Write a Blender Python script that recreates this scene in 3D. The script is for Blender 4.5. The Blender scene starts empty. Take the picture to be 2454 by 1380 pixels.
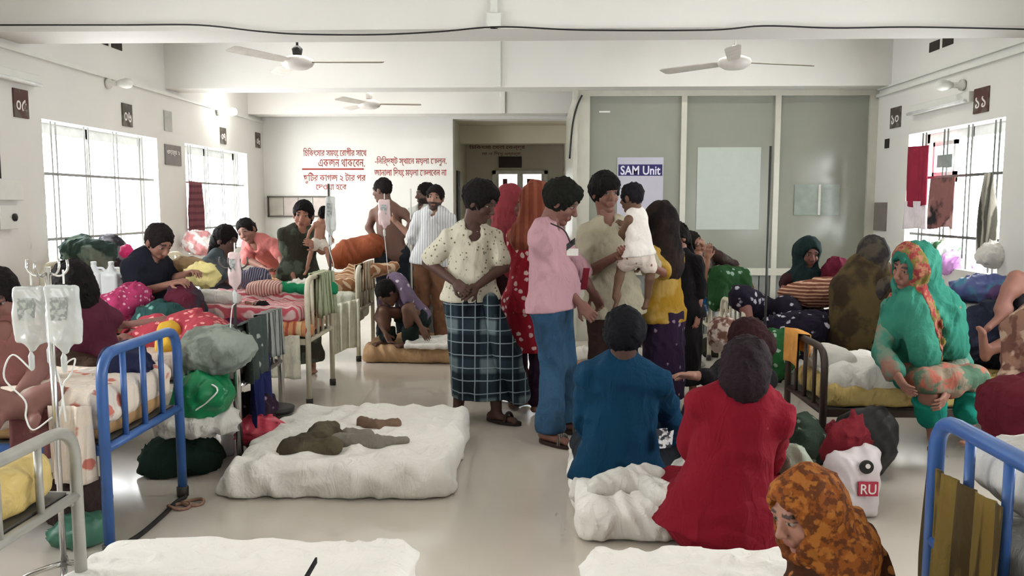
import bpy, math, random
import numpy as np
from mathutils import Matrix, Vector

# ---------------------------------------------------------------- camera, sky, lamps, exposure
SC = bpy.context.scene
COL = SC.collection
F_PX, CAM_H, PITCH, YAW = 2000.0, 1.55, math.radians(-5.77), math.radians(1.8)
cd = bpy.data.cameras.new('camera'); cam = bpy.data.objects.new('camera', cd); COL.objects.link(cam)
cd.sensor_width = 36.0; cd.lens = 36.0 * F_PX / 2454.0; cd.clip_start = 0.05; cd.clip_end = 300
cam.location = (0, 0, CAM_H); cam.rotation_euler = (math.pi / 2 + PITCH, 0, YAW)
SC.camera = cam
SC.view_settings.view_transform = 'Standard'; SC.view_settings.look = 'None'
SC.view_settings.gamma = 1.0; SC.view_settings.use_curve_mapping = False
SC.view_settings.exposure = 0.28
SC.cycles.use_denoising = True
SC.cycles.use_adaptive_sampling = True; SC.cycles.adaptive_threshold = 0.12; SC.cycles.adaptive_min_samples = 8
SC.cycles.max_bounces = 5; SC.cycles.diffuse_bounces = 3; SC.cycles.glossy_bounces = 3
SC.cycles.transmission_bounces = 3; SC.cycles.transparent_max_bounces = 6
SC.cycles.caustics_reflective = False; SC.cycles.caustics_refractive = False
SC.cycles.sample_clamp_indirect = 6.0
w = bpy.data.worlds.new('sky'); SC.world = w; w.use_nodes = True
w.node_tree.nodes['Background'].inputs[0].default_value = (0.95, 0.98, 1.0, 1)
w.node_tree.nodes['Background'].inputs[1].default_value = 14.0
WL, WR, WB, ZC = -4.05, 3.72, 12.3, 3.42          # left wall, right wall, back wall, ceiling
def area(name, loc, rot, sx, sy, power, col=(1, 1, 1)):
    d = bpy.data.lights.new(name, 'AREA'); d.shape = 'RECTANGLE'; d.size = sx; d.size_y = sy
    d.energy = power; d.color = col; d.cycles.is_portal = True      # only guides the sampling of the sky through the opening
    o = bpy.data.objects.new(name, d); COL.objects.link(o); o.location = loc; o.rotation_euler = rot
    return o
# sky portals in the windows (both long walls, also those behind the camera)
LWIN = [(-1.6, 0.5), (2.4, 4.5), (6.78, 8.85), (9.55, 11.6)]
RWIN = [(-1.6, 0.5), (2.6, 4.7), (6.87, 8.62)]
ZS, ZT = 0.95, 2.24
for (a, b) in LWIN:
    area('window_portal', (WL - 0.33, (a + b) / 2, (ZS + ZT) / 2), (0, -math.pi / 2 , 0), ZT - ZS, b - a, 1, (0.95, 0.98, 1))
for (a, b) in RWIN:
    area('window_portal', (WR + 0.33, (a + b) / 2, (ZS + ZT) / 2), (0, math.pi / 2, 0), ZT - ZS, b - a, 1, (0.95, 0.98, 1))


# ---------------------------------------------------------------- helpers
_a = math.pi / 2 + PITCH
_R = np.array([[math.cos(YAW), -math.sin(YAW), 0], [math.sin(YAW), math.cos(YAW), 0], [0, 0, 1]]) @ \
     np.array([[1, 0, 0], [0, math.cos(_a), -math.sin(_a)], [0, math.sin(_a), math.cos(_a)]])
_C = np.array([0, 0, CAM_H])
def ray(u, v): return _R @ np.array([(u - 1227) / F_PX, (690 - v) / F_PX, -1.0])
def at(u, v, Y):                      # the world point at distance Y down the ward
    d = ray(u, v); return _C + d * Y / d[1]
def fl(u, v, z=0.0):
    d = ray(u, v); return _C + d * (z - CAM_H) / d[2]
def ax(u, v, X):
    d = ray(u, v); return _C + d * X / d[0]
def V3(*a): return np.array(a, float)
def nrm(v): v = np.asarray(v, float); return v / max(1e-9, np.linalg.norm(v))
def lin(c):
    return tuple(((x / 255) / 12.92 if x <= 10 else ((x / 255 + .055) / 1.055) ** 2.4) for x in c)
rng = random.Random(7)

def put(o, parent=None):
    COL.objects.link(o)
    if parent is not None: o.parent = parent
    return o
def tag(o, label, cat=None, group=None, kind=None):
    if label: o['label'] = label
    if cat: o['category'] = cat
    if group: o['group'] = group
    if kind: o['kind'] = kind
    return o
def empty(name, loc, label=None, cat=None, group=None):
    o = bpy.data.objects.new(name, None); o.location = tuple(float(x) for x in loc); o.empty_display_size = .05
    put(o); tag(o, label, cat, group); return o
def rawmesh(name, V, Q, mat, parent=None, smooth=True, loc=None, cols=None):
    V = np.asarray(V, float)
    if parent is not None and loc is None: loc = np.array(parent.location) if parent.parent is None else np.array(parent.location) + np.array(parent.parent.location)
    own = None
    if parent is None:
        own = (V.min(0) + V.max(0)) / 2; own[2] = V[:, 2].min(); loc = own
    V = V - np.asarray(loc)
    me = bpy.data.meshes.new(name)
    if isinstance(Q, np.ndarray):
        n = len(Q)
        me.vertices.add(len(V)); me.vertices.foreach_set('co', V.astype(np.float32).ravel())
        me.loops.add(n * 4); me.loops.foreach_set('vertex_index', Q.astype(np.int32).ravel())
        me.polygons.add(n); me.polygons.foreach_set('loop_start', np.arange(0, n * 4, 4, dtype=np.int32))
        me.update(calc_edges=True)
    else:
        me.from_pydata(V.tolist(), [], Q); me.update()
    if smooth: me.polygons.foreach_set('use_smooth', np.ones(len(me.polygons), bool))
    if cols is not None:
        ca = me.color_attributes.new('Col', 'FLOAT_COLOR', 'POINT')
        ca.data.foreach_set('color', np.concatenate([cols, np.ones((len(cols), 1))], 1).astype(np.float32).ravel())
    me.materials.append(mat)
    o = bpy.data.objects.new(name, me); put(o, parent)
    if own is not None: o.location = tuple(own)
    return o

class MB:                              # collects boxes, tubes, lathes, panels into one mesh
    def __init__(s): s.v = []; s.f = []
    def add(s, V, Fs):
        n = len(s.v); s.v += [tuple(map(float, x)) for x in V]; s.f += [tuple(i + n for i in q) for q in Fs]; return s
    def box(s, x0, x1, y0, y1, z0, z1, b=0.0):
        if b <= 0:
            return s.add([(x0,y0,z0),(x1,y0,z0),(x1,y1,z0),(x0,y1,z0),(x0,y0,z1),(x1,y0,z1),(x1,y1,z1),(x0,y1,z1)],
                  [(0,3,2,1),(4,5,6,7),(0,1,5,4),(1,2,6,5),(2,3,7,6),(3,0,4,7)])
        def ring(z, i): return [(x0+i,y0+b,z),(x0+b,y0+i,z),(x1-b,y0+i,z),(x1-i,y0+b,z),(x1-i,y1-b,z),(x1-b,y1-i,z),(x0+b,y1-i,z),(x0+i,y1-b,z)]
        R = ring(z0, b) + ring(z0 + b, 0) + ring(z1 - b, 0) + ring(z1, b)
        Fs = [tuple(range(7, -1, -1)), tuple(range(24, 32))]
        for k in range(3):
            for i in range(8): j = (i + 1) % 8; Fs.append((k*8+i, k*8+j, k*8+8+j, k*8+8+i))
        return s.add(R, Fs)
    def tube(s, pts, r, n=8, cap=True):
        P = [np.asarray(p, float) for p in pts]; m = len(P)
        rs = r if isinstance(r, (list, tuple)) else [r] * m
        T = [nrm(P[min(i+1, m-1)] - P[max(i-1, 0)]) for i in range(m)]
        up = np.array([0, 0, 1.]) if abs(T[0][2]) < .9 else np.array([1., 0, 0])
        N = nrm(np.cross(T[0], up)); Vs = []
        for i in range(m):
            N = nrm(N - T[i] * np.dot(N, T[i])); B = np.cross(T[i], N)
            for k in range(n):
                a = 2 * math.pi * k / n; Vs.append(P[i] + rs[i] * (math.cos(a) * N + math.sin(a) * B))
        Fs = [(i*n+k, i*n+(k+1) % n, (i+1)*n+(k+1) % n, (i+1)*n+k) for i in range(m-1) for k in range(n)]
        if cap: Fs += [tuple(range(n-1, -1, -1)), tuple(range((m-1)*n, m*n))]
        return s.add(Vs, Fs)
    def lathe(s, c, prof, n=16, axis=(0, 0, 1)):
        A = nrm(axis); up = np.array([1., 0, 0]) if abs(A[0]) < .9 else np.array([0, 1., 0])
        X = nrm(np.cross(A, up)); Y = np.cross(A, X); c = np.asarray(c, float)
        Vs = [c + A * h + r * (math.cos(2*math.pi*k/n) * X + math.sin(2*math.pi*k/n) * Y) for (r, h) in prof for k in range(n)]
        m = len(prof)
        Fs = [(i*n+k, i*n+(k+1) % n, (i+1)*n+(k+1) % n, (i+1)*n+k) for i in range(m-1) for k in range(n)]
        return s.add(Vs, Fs + [tuple(range(n-1, -1, -1)), tuple(range((m-1)*n, m*n))])
    def obox(s, c, a, b, d):            # box from centre and three half-axis vectors
        c, a, b, d = (np.asarray(x, float) for x in (c, a, b, d))
        return s.add([c-a-b-d, c+a-b-d, c+a+b-d, c-a+b-d, c-a-b+d, c+a-b+d, c+a+b+d, c-a+b+d],
              [(0,3,2,1),(4,5,6,7),(0,1,5,4),(1,2,6,5),(2,3,7,6),(3,0,4,7)])
    def build(s, name, mat, parent=None, smooth=False):
        return rawmesh(name, s.v, s.f, mat, parent, smooth)
def fillet(pts, r, n=5):               # rounds the corners of a path
    P = [np.asarray(p, float) for p in pts]; out = [P[0]]
    for i in range(1, len(P) - 1):
        a, b, c = P[i-1], P[i], P[i+1]; d = min(r, np.linalg.norm(a-b) * .48, np.linalg.norm(c-b) * .48)
        p, q = b + nrm(a-b) * d, b + nrm(c-b) * d
        for k in range(n + 1):
            t = k / n; out.append((1-t)**2 * p + 2*t*(1-t) * b + t*t * q)
    return out + [P[-1]]
def spline(pts, n=6):                  # Catmull-Rom through points
    P = [np.asarray(p, float) for p in pts]; P = [2*P[0]-P[1]] + P + [2*P[-1]-P[-2]]; out = []
    for i in range(1, len(P) - 2):
        for k in range(n):
            t = k / n; a, b, c, d = P[i-1:i+3]
            out.append(.5 * (2*b + (c-a)*t + (2*a-5*b+4*c-d)*t*t + (3*b-a-3*c+d)*t**3))
    return out + [P[-2]]

# ---------------------------------------------------------------- materials
_M = {}
def mat(name, col=None, rough=.6, metal=0.0, kind=None, col2=None, col3=None, scale=10, bump=0.0, bscale=40, thr=.35, emit=0, alpha=1, trans=0, spec=.4, sub=None, k_cloth=False):
    if name in _M: return _M[name]
    m = bpy.data.materials.new(name); m.use_nodes = True; nt = m.node_tree; N = nt.nodes; L = nt.links
    b = N['Principled BSDF']; b.inputs['Roughness'].default_value = rough; b.inputs['Metallic'].default_value = metal
    b.inputs['Specular IOR Level'].default_value = spec
    tc = N.new('ShaderNodeTexCoord'); co = tc.outputs['Object']
    c1 = lin(col) + (1,) if col else (1, 1, 1, 1)
    c2 = lin(col2) + (1,) if col2 else c1
    def mix(fac, A, B):
        x = N.new('ShaderNodeMix'); x.data_type = 'RGBA'; L.new(fac, x.inputs[0])
        for k, q in ((6, A), (7, B)):
            if hasattr(q, 'is_linked'): L.new(q, x.inputs[k])
            else: x.inputs[k].default_value = q
        return x.outputs[2]
    def ramp(src, a, bb):
        r = N.new('ShaderNodeMapRange'); r.inputs[1].default_value = a; r.inputs[2].default_value = bb; L.new(src, r.inputs[0]); return r.outputs[0]
    def noise(sc, det=3, vec=None):
        n = N.new('ShaderNodeTexNoise'); n.inputs['Scale'].default_value = sc; n.inputs['Detail'].default_value = det; L.new(vec or co, n.inputs['Vector']); return n.outputs[0]
    def wave(ax_, sc, dist=0.0):
        n = N.new('ShaderNodeTexWave'); n.bands_direction = ax_; n.inputs['Scale'].default_value = sc; n.inputs['Distortion'].default_value = dist; L.new(co, n.inputs['Vector']); return n.outputs[1]
    out = None
    if kind == 'vcol':
        n = N.new('ShaderNodeVertexColor'); n.layer_name = 'Col'; out = n.outputs[0]
    elif kind == 'floral':             # printed flowers on a ground colour
        v = N.new('ShaderNodeTexVoronoi'); v.inputs['Scale'].default_value = scale; L.new(co, v.inputs['Vector'])
        nz = noise(scale * 2.2); ad = N.new('ShaderNodeMath'); ad.operation = 'MULTIPLY_ADD'; L.new(nz, ad.inputs[0]); ad.inputs[1].default_value = .5; L.new(v.outputs[0], ad.inputs[2])
        f = ramp(ad.outputs[0], thr + .25 + .05, thr + .25 - .03); out = mix(f, c1, c2)
        if col3:
            f3 = ramp(noise(scale * .5, 1), .54, .60); out = mix(f3, out, mix(f, lin(col3) + (1,), c2))
    elif kind == 'dots':
        v = N.new('ShaderNodeTexVoronoi'); v.inputs['Scale'].default_value = scale; L.new(co, v.inputs['Vector'])
        out = mix(ramp(v.outputs[0], thr + .04, thr - .04), c1, c2)
    elif kind == 'blotch':
        f = ramp(noise(scale, 4), .47, .55); out = mix(f, c1, c2)
        if col3: out = mix(ramp(noise(scale * .63, 3), .53, .58), out, lin(col3) + (1,))
    elif kind in ('stripeX', 'stripeY', 'stripeZ'):
        out = mix(ramp(wave(kind[-1], scale, 1.2), thr + .12, thr - .12), c1, c2)
        if col3: out = mix(ramp(wave(kind[-1], scale * .37, .8), .22, .12), out, lin(col3) + (1,))
    elif kind == 'check':
        f = mix(ramp(wave('X', scale), .55, .75), c1, c2); out = mix(ramp(wave('Z', scale), .6, .8), f, mix(ramp(wave('X', scale), .55, .75), c2, lin(col3 or col2) + (1,)))
        g = ramp(wave('X', scale * 3.1), .97, .999); out = mix(g, out, lin((142, 156, 162)) + (1,))
        g = ramp(wave('Z', scale * 3.1), .97, .999); out = mix(g, out, lin((142, 156, 162)) + (1,))
    elif col:
        n = noise(scale, 3); sub = sub if sub is not None else .10
        d = tuple(x * (1 - sub) for x in c1[:3]) + (1,); e = tuple(min(1, x * (1 + sub)) for x in c1[:3]) + (1,)
        out = mix(ramp(n, .3, .7), d, e)
    if out is not None: L.new(out, b.inputs['Base Color'])
    if emit:
        b.inputs['Emission Color'].default_value = c1; b.inputs['Emission Strength'].default_value = emit
    if trans: b.inputs['Transmission Weight'].default_value = trans
    if alpha < 1: b.inputs['Alpha'].default_value = alpha
    if bump:
        bn = N.new('ShaderNodeBump'); bn.inputs['Strength'].default_value = bump; bn.inputs['Distance'].default_value = .01
        if kind == 'cloth' or k_cloth:
            b2 = N.new('ShaderNodeBump'); b2.inputs['Strength'].default_value = .55; b2.inputs['Distance'].default_value = .03
            mp = N.new('ShaderNodeMapping'); mp.inputs['Scale'].default_value = (1, 1, .45); L.new(co, mp.inputs[0])
            nn = N.new('ShaderNodeTexNoise'); nn.inputs['Scale'].default_value = 11; nn.inputs['Detail'].default_value = 3; nn.inputs['Distortion'].default_value = 1.2; L.new(mp.outputs[0], nn.inputs['Vector'])
            L.new(nn.outputs[0], b2.inputs['Height']); L.new(b2.outputs[0], bn.inputs['Normal'])
        L.new(noise(bscale, 4), bn.inputs['Height']); L.new(bn.outputs[0], b.inputs['Normal'])
    _M[name] = m; return m
def cloth(name, col, **k):
    k.setdefault('rough', .85); k['k_cloth'] = True; k.setdefault('spec', .15); k.setdefault('bump', .25); k.setdefault('bscale', 60)
    return mat(name, col, **k)
SKIN = mat('skin', None, .55, kind='vcol', spec=.35)

# ---------------------------------------------------------------- soft solids: blended shapes meshed by surface nets
class S:
    def __init__(s, res=.013, k=.03): s.res = res; s.k = k; s.ops = []; s.pl = []
    def _op(s, fn, lo, hi, k, sub):
        s.ops.append((fn, np.asarray(lo, float), np.asarray(hi, float), s.k if k is None else k, sub)); return s
    def cap(s, a, b, ra, rb=None, flat=None, fs=1.0, k=None, sub=False):
        a = np.asarray(a, float); b = np.asarray(b, float); rb = ra if rb is None else rb
        ba = b - a; l2 = max(1e-9, ba @ ba); fd = None if flat is None else nrm(flat).astype(np.float32)
        a32 = a.astype(np.float32); ba32 = ba.astype(np.float32)
        def fn(P):
            q = P - a32; t = np.clip((q @ ba32) / l2, 0, 1).astype(np.float32); w = q - t[..., None] * ba32
            if fd is not None: w = w + (w @ fd)[..., None] * (fd * (fs - 1))
            return np.sqrt((w * w).sum(-1)) - (ra + (rb - ra) * t)
        r = max(ra, rb); return s._op(fn, np.minimum(a, b) - r, np.maximum(a, b) + r, k, sub)
    def ell(s, c, r, R=None, k=None, sub=False):
        c = np.asarray(c, float); r = np.asarray(r, float) * np.ones(3); R = np.eye(3) if R is None else R   # columns = axes
        c32 = c.astype(np.float32); R32 = R.astype(np.float32); r32 = r.astype(np.float32)
        def fn(P):
            q = (P - c32) @ R32; k0 = np.sqrt(((q / r32) ** 2).sum(-1)); k1 = np.sqrt(((q / (r32 * r32)) ** 2).sum(-1)) + 1e-9
            return k0 * (k0 - 1) / k1
        e = np.abs(R) @ r; return s._op(fn, c - e, c + e, k, sub)
    def box(s, c, h, rd=.02, R=None, k=None, sub=False):
        c = np.asarray(c, float); h = np.asarray(h, float); R = np.eye(3) if R is None else R
        def fn(P):
            q = np.abs((P - c) @ R) - (h - rd); return np.sqrt((np.maximum(q, 0) ** 2).sum(-1)) + np.minimum(q.max(-1), 0) - rd
        e = np.abs(R) @ h; return s._op(fn, c - e, c + e, k, sub)
    def plane(s, p, n): s.pl.append((np.asarray(p, float), nrm(n))); return s       # cuts away the side n points to
    def mesh(s, fold=None, seed=1):
        res = s.res; adds = [o for o in s.ops if not o[4]]
        pad = 4 * res + (fold[0] * 2 if fold else 0)
        lo = np.min([o[1] for o in adds], 0) - pad; hi = np.max([o[2] for o in adds], 0) + pad
        n = np.ceil((hi - lo) / res).astype(int) + 1
        F = np.ones(n, np.float32)
        xs = [lo[i] + res * np.arange(n[i]) for i in range(3)]
        for (fn, a, b, k, sub) in s.ops:
            m = k + 4 * res + (fold[0] * 2 if fold else 0)
            i0 = np.maximum(((a - m - lo) / res).astype(int), 0); i1 = np.minimum(((b + m - lo) / res).astype(int) + 2, n)
            if (i1 <= i0).any(): continue
            sl = tuple(slice(i0[i], i1[i]) for i in range(3))
            P = np.stack(np.meshgrid(*[xs[i][sl[i]].astype(np.float32) for i in range(3)], indexing='ij'), -1)
            d = fn(P); A = F[sl]
            if not sub:
                h = np.clip(.5 + .5 * (d - A) / k, 0, 1); F[sl] = d + (A - d) * h - k * h * (1 - h)
            else:
                d = -d; h = np.clip(.5 - .5 * (d - A) / k, 0, 1); F[sl] = d + (A - d) * h + k * h * (1 - h)
        if fold:
            amp, wl = fold[0], fold[1]; axis = None if len(fold) < 3 else nrm(fold[2]); rr = np.random.RandomState(seed)
            I = np.argwhere(np.abs(F) < amp * 4 + 2 * res); P = (I * res + lo).astype(np.float32); D = np.zeros(len(I), np.float32)
            def ph(d, wv): return P @ (nrm(d) * 2 * math.pi / wv).astype(np.float32)
            for i in range(5):
                kv = nrm(rr.normal(size=3))
                if axis is not None: kv = nrm(kv - axis * (kv @ axis) * .88)
                wv = wl * (.6 + .9 * rr.rand())
                md = .5 + .5 * np.sin(ph(rr.normal(size=3), wv * 3.1) + rr.rand() * 6.28)      # folds fade in and out
                D += (amp * .9) * md * (np.abs(np.sin(ph(kv, wv * 2) + 1.1 * np.sin(ph(rr.normal(size=3), wv * 2.3)) + rr.rand() * 6.28)) - 1.0)
            F[tuple(I.T)] += D
        for p, nn in s.pl:
            dd = (xs[0] - p[0])[:, None, None] * nn[0] + (xs[1] - p[1])[None, :, None] * nn[1] + (xs[2] - p[2])[None, None, :] * nn[2]
            F = np.maximum(F, dd).astype(np.float32)
        F[0] = F[-1] = 1; F[:, 0] = F[:, -1] = 1; F[:, :, 0] = F[:, :, -1] = 1
        return nets(F, lo, res)
    def build(s, name, m, parent=None, fold=None, seed=1, smooth=True, cols=None):
        V, Q = s.mesh(fold, seed)
        return rawmesh(name, V, Q, m, parent, smooth, cols=cols(V) if cols else None)
def nets(F, o, res):
    sg = F < 0; n8 = np.zeros(tuple(x - 1 for x in F.shape), np.int8)
    offs = [(i, j, k) for i in (0, 1) for j in (0, 1) for k in (0, 1)]
    def sh(A, q): return A[q[0]:A.shape[0]-1+q[0], q[1]:A.shape[1]-1+q[1], q[2]:A.shape[2]-1+q[2]]
    for q in offs: n8 += sh(sg, q)
    act = (n8 > 0) & (n8 < 8); I = np.argwhere(act); idx = -np.ones(act.shape, np.int64); idx[act] = np.arange(len(I))
    val = {q: F[I[:, 0]+q[0], I[:, 1]+q[1], I[:, 2]+q[2]] for q in offs}
    acc = np.zeros((len(I), 3)); cnt = np.zeros(len(I))
    for q in offs:
        for d in range(3):
            if q[d]: continue
            p = list(q); p[d] = 1; p = tuple(p); a, b = val[q], val[p]; m = (a < 0) != (b < 0)
            t = np.where(m, a / np.where(a - b == 0, 1, a - b), 0); pos = np.tile(np.array(q, float), (len(I), 1)); pos[:, d] = t
            acc[m] += pos[m]; cnt[m] += 1
    V = (I + acc / cnt[:, None]) * res + o
    Qs = []
    for d in range(3):
        s0 = [slice(None)] * 3; s1 = [slice(None)] * 3; s0[d] = slice(0, -1); s1[d] = slice(1, None)
        a = sg[tuple(s0)]; ch = a != sg[tuple(s1)]; E = np.argwhere(ch); e1, e2 = [(1, 2), (2, 0), (0, 1)][d]
        def cell(x, y):
            c = E.copy(); c[:, e1] += x; c[:, e2] += y; return idx[c[:, 0], c[:, 1], c[:, 2]]
        q = np.stack([cell(-1, -1), cell(0, -1), cell(0, 0), cell(-1, 0)], 1)
        ins = a[tuple(E.T)]; q[~ins] = q[~ins][:, ::-1]; Qs.append(q)
    return V, np.concatenate(Qs)

# ---------------------------------------------------------------- people
def basis(fwd, up):
    f = nrm(fwd); u = nrm(np.asarray(up, float) - f * (np.asarray(up, float) @ f)); r = np.cross(f, u)
    return np.stack([r, f, u], 1)       # columns: right, forward, up
DARKHAIR = (24, 20, 20)
def head_mesh(c, B, s, N, skin, res, beard=False, scalp=None, stubble=None):
    def L(x, y, z): return c + B @ (np.array([x, y, z]) * s)
    k = S(res, .016 * s)
    k.ell(L(0, -.012, .024), V3(.073, .092, .090) * s, B); k.ell(L(0, .020, -.038), V3(.059, .066, .076) * s, B, k=.03 * s)
    k.ell(L(0, .060, -.098), V3(.026, .024, .020) * s, B)
    for q in (-1, 1):
        k.ell(L(q * .040, .055, -.030), V3(.024, .024, .024) * s, B)
        k.ell(L(q * .077, -.004, -.006), V3(.009, .020, .032) * s, B, k=.008 * s)
    k.cap(L(-.038, .074, .028), L(.038, .074, .028), .012 * s)
    k.cap(L(0, .084, .008), L(0, .106, -.026), .009 * s, .013 * s, k=.01 * s)
    for q in (-1, 1): k.ell(L(q * .013, .098, -.030), .009 * s, k=.008 * s)
    for q in (-1, 1): k.ell(L(q * .032, .098, .009), V3(.017, .017, .011) * s, B, k=.01 * s, sub=True)
    for q in (-1, 1): k.ell(L(q * .032, .074, .009), .0125 * s, k=.004 * s)
    k.cap(L(-.018, .082, -.058), L(.018, .082, -.058), .008 * s, k=.01 * s); k.cap(L(-.015, .081, -.069), L(.015, .081, -.069), .009 * s, k=.01 * s)
    k.cap(L(0, -.02, -.06), N, .052 * s, .058 * s, k=.03 * s)
    V, Q = k.mesh()
    P = ((V - c) @ B) / s; C = np.tile(np.array(lin(skin)), (len(V), 1))
    def paint(mask, col, a=1.0):
        C[mask] = C[mask] * (1 - a) + np.array(lin(col)) * a
    X, Y, Z = np.abs(P[:, 0]), P[:, 1], P[:, 2]; fr = Y > .045
    paint(fr & (((X - .0) / .022) ** 2 + ((Z + .064) / .0125) ** 2 < 1), (118, 58, 54), .6)
    if beard: paint((Y > -.01) & (Z < -.036) & ~((X < .02) & (np.abs(Z + .063) < .008)) & (Z > -.13) & (Z < -.036 - .0 + .01 * (X > .045)), beard if isinstance(beard, tuple) else (28, 22, 20), .85)
    if beard == 'm' or beard: paint(fr & (np.abs(Z + .047) < .0065) & (X < .03), (26, 20, 18), .9)
    paint(fr & (np.abs(Z - .034 + .12 * (X - .034) ** 2 * 8) < .0055) & (X > .012) & (X < .054), (22, 17, 16), .9)
    e = ((X - .032) / .0145) ** 2 + ((Z - .009) / .0062) ** 2; paint(fr & (e < 1), (158, 148, 142)); paint(fr & (np.hypot(X - .032, Z - .009) < .0072) & (np.abs(Z - .009) < .0062), (16, 11, 10))
    paint(fr & (e > .8) & (e < 1.5) & (Z > .009), (30, 22, 20), .8)
    if scalp: paint((Z > .045 - .5 * np.maximum(0, .06 - Y) * .9) & (Z > .0) & ~((Y > .05) & (Z < .06)), scalp, .9)
    return V, Q, C
def hand_mesh(W, d, n, s, res, curl=.5, side=1):
    d = nrm(d); n = nrm(np.asarray(n, float) - d * (np.asarray(n, float) @ d)); t = np.cross(d, n) * side
    R = np.stack([t, d, n], 1); k = S(res, .010 * s)
    k.box(W + d * .050 * s, V3(.038, .048, .013) * s, .012 * s, R); k.cap(W - d * .06 * s, W + d * .02 * s, .028 * s, .024 * s, k=.02 * s)
    for i, (o, l) in enumerate(((-.030, .058), (-.011, .074), (.009, .080), (.029, .070))):
        p = W + d * .090 * s + t * o * s; a = curl * .6
        q = p + (d * math.cos(a) + n * math.sin(a) + t * o * 1.2) * l * .5 * s; a = curl * 1.7
        r = q + (d * math.cos(a) + n * math.sin(a)) * l * .5 * s
        k.cap(p, q, .0095 * s, .0085 * s, k=.005 * s); k.cap(q, r, .0085 * s, .007 * s, k=.005 * s)
    p = W + d * .028 * s + t * .034 * s; q = p + (d * .65 + t * .65 + n * .35) * .036 * s; r = q + (d * .9 + t * .15 + n * .35) * .030 * s
    k.cap(p, q, .012 * s, .0105 * s, k=.012 * s); k.cap(q, r, .0105 * s, .008 * s, k=.005 * s)
    return k.mesh()
def torso(k, J, off=0.0, lo=0.0, w=1.0, belly=0.0, sh=True, flare=0.0):
    N, P, f, s = J['neck'], J['pel'], J['fwd'], J['s']; T = lambda t: P + (N - P) * t
    k.cap(T(.84), T(.5), (.140 * w) * s + off, .132 * s * w + off, f, 1.46, k=.04 * s)
    k.cap(T(.5), T(-lo), .131 * s * w + off, (.158 * w + flare) * s + off, f, 1.36, k=.04 * s)
    k.cap(J['hL'], J['hR'], (.098 if off <= 0 else .108) * s + off, k=.04 * s)
    if belly: k.ell(T(.28) + f * (.05 + belly) * s, V3(.115, .085, .14) * s + off, basis(f, N - P), k=.06)
    if sh:
        for q in 'LR': k.cap(T(.94), J['s' + q], .062 * s + off * .4, .054 * s + off * .5, k=.04 * s)
def arm(k, J, q, off=0.0, frac=2.0, fl_=0.0):
    s = J['s']; a, b, c = J['s' + q], J['e' + q], J['w' + q]; t = min(frac, 1.0)
    k.cap(a, a + (b - a) * t, .050 * s + off, (.050 - .009 * t) * s + off + fl_ * (frac <= 1), k=(.025 if off == 0 else .014) * s)
    if frac > 1:
        t = min(frac - 1, 1.0); k.cap(b, b + (c - b) * t, .042 * s + off, (.042 - .015 * t) * s + off + fl_, k=.02 * s)
def leg(k, J, q, off=0.0, frac=2.0, fl_=0.0):
    s = J['s']; a, b, c = J['h' + q], J['k' + q], J['a' + q]; t = min(frac, 1.0)
    k.cap(a, a + (b - a) * t, .083 * s + off, (.083 - .027 * t) * s + off, k=.03 * s)
    if frac > 1:
        t = min(frac - 1, 1.0); d = c - b
        k.cap(b, b + d * min(.35, t), .056 * s + off, .057 * s + off, k=.02 * s)
        if t > .35: k.cap(b + d * .35, b + d * t, .057 * s + off, .038 * s + off + fl_, k=.02 * s)
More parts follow.
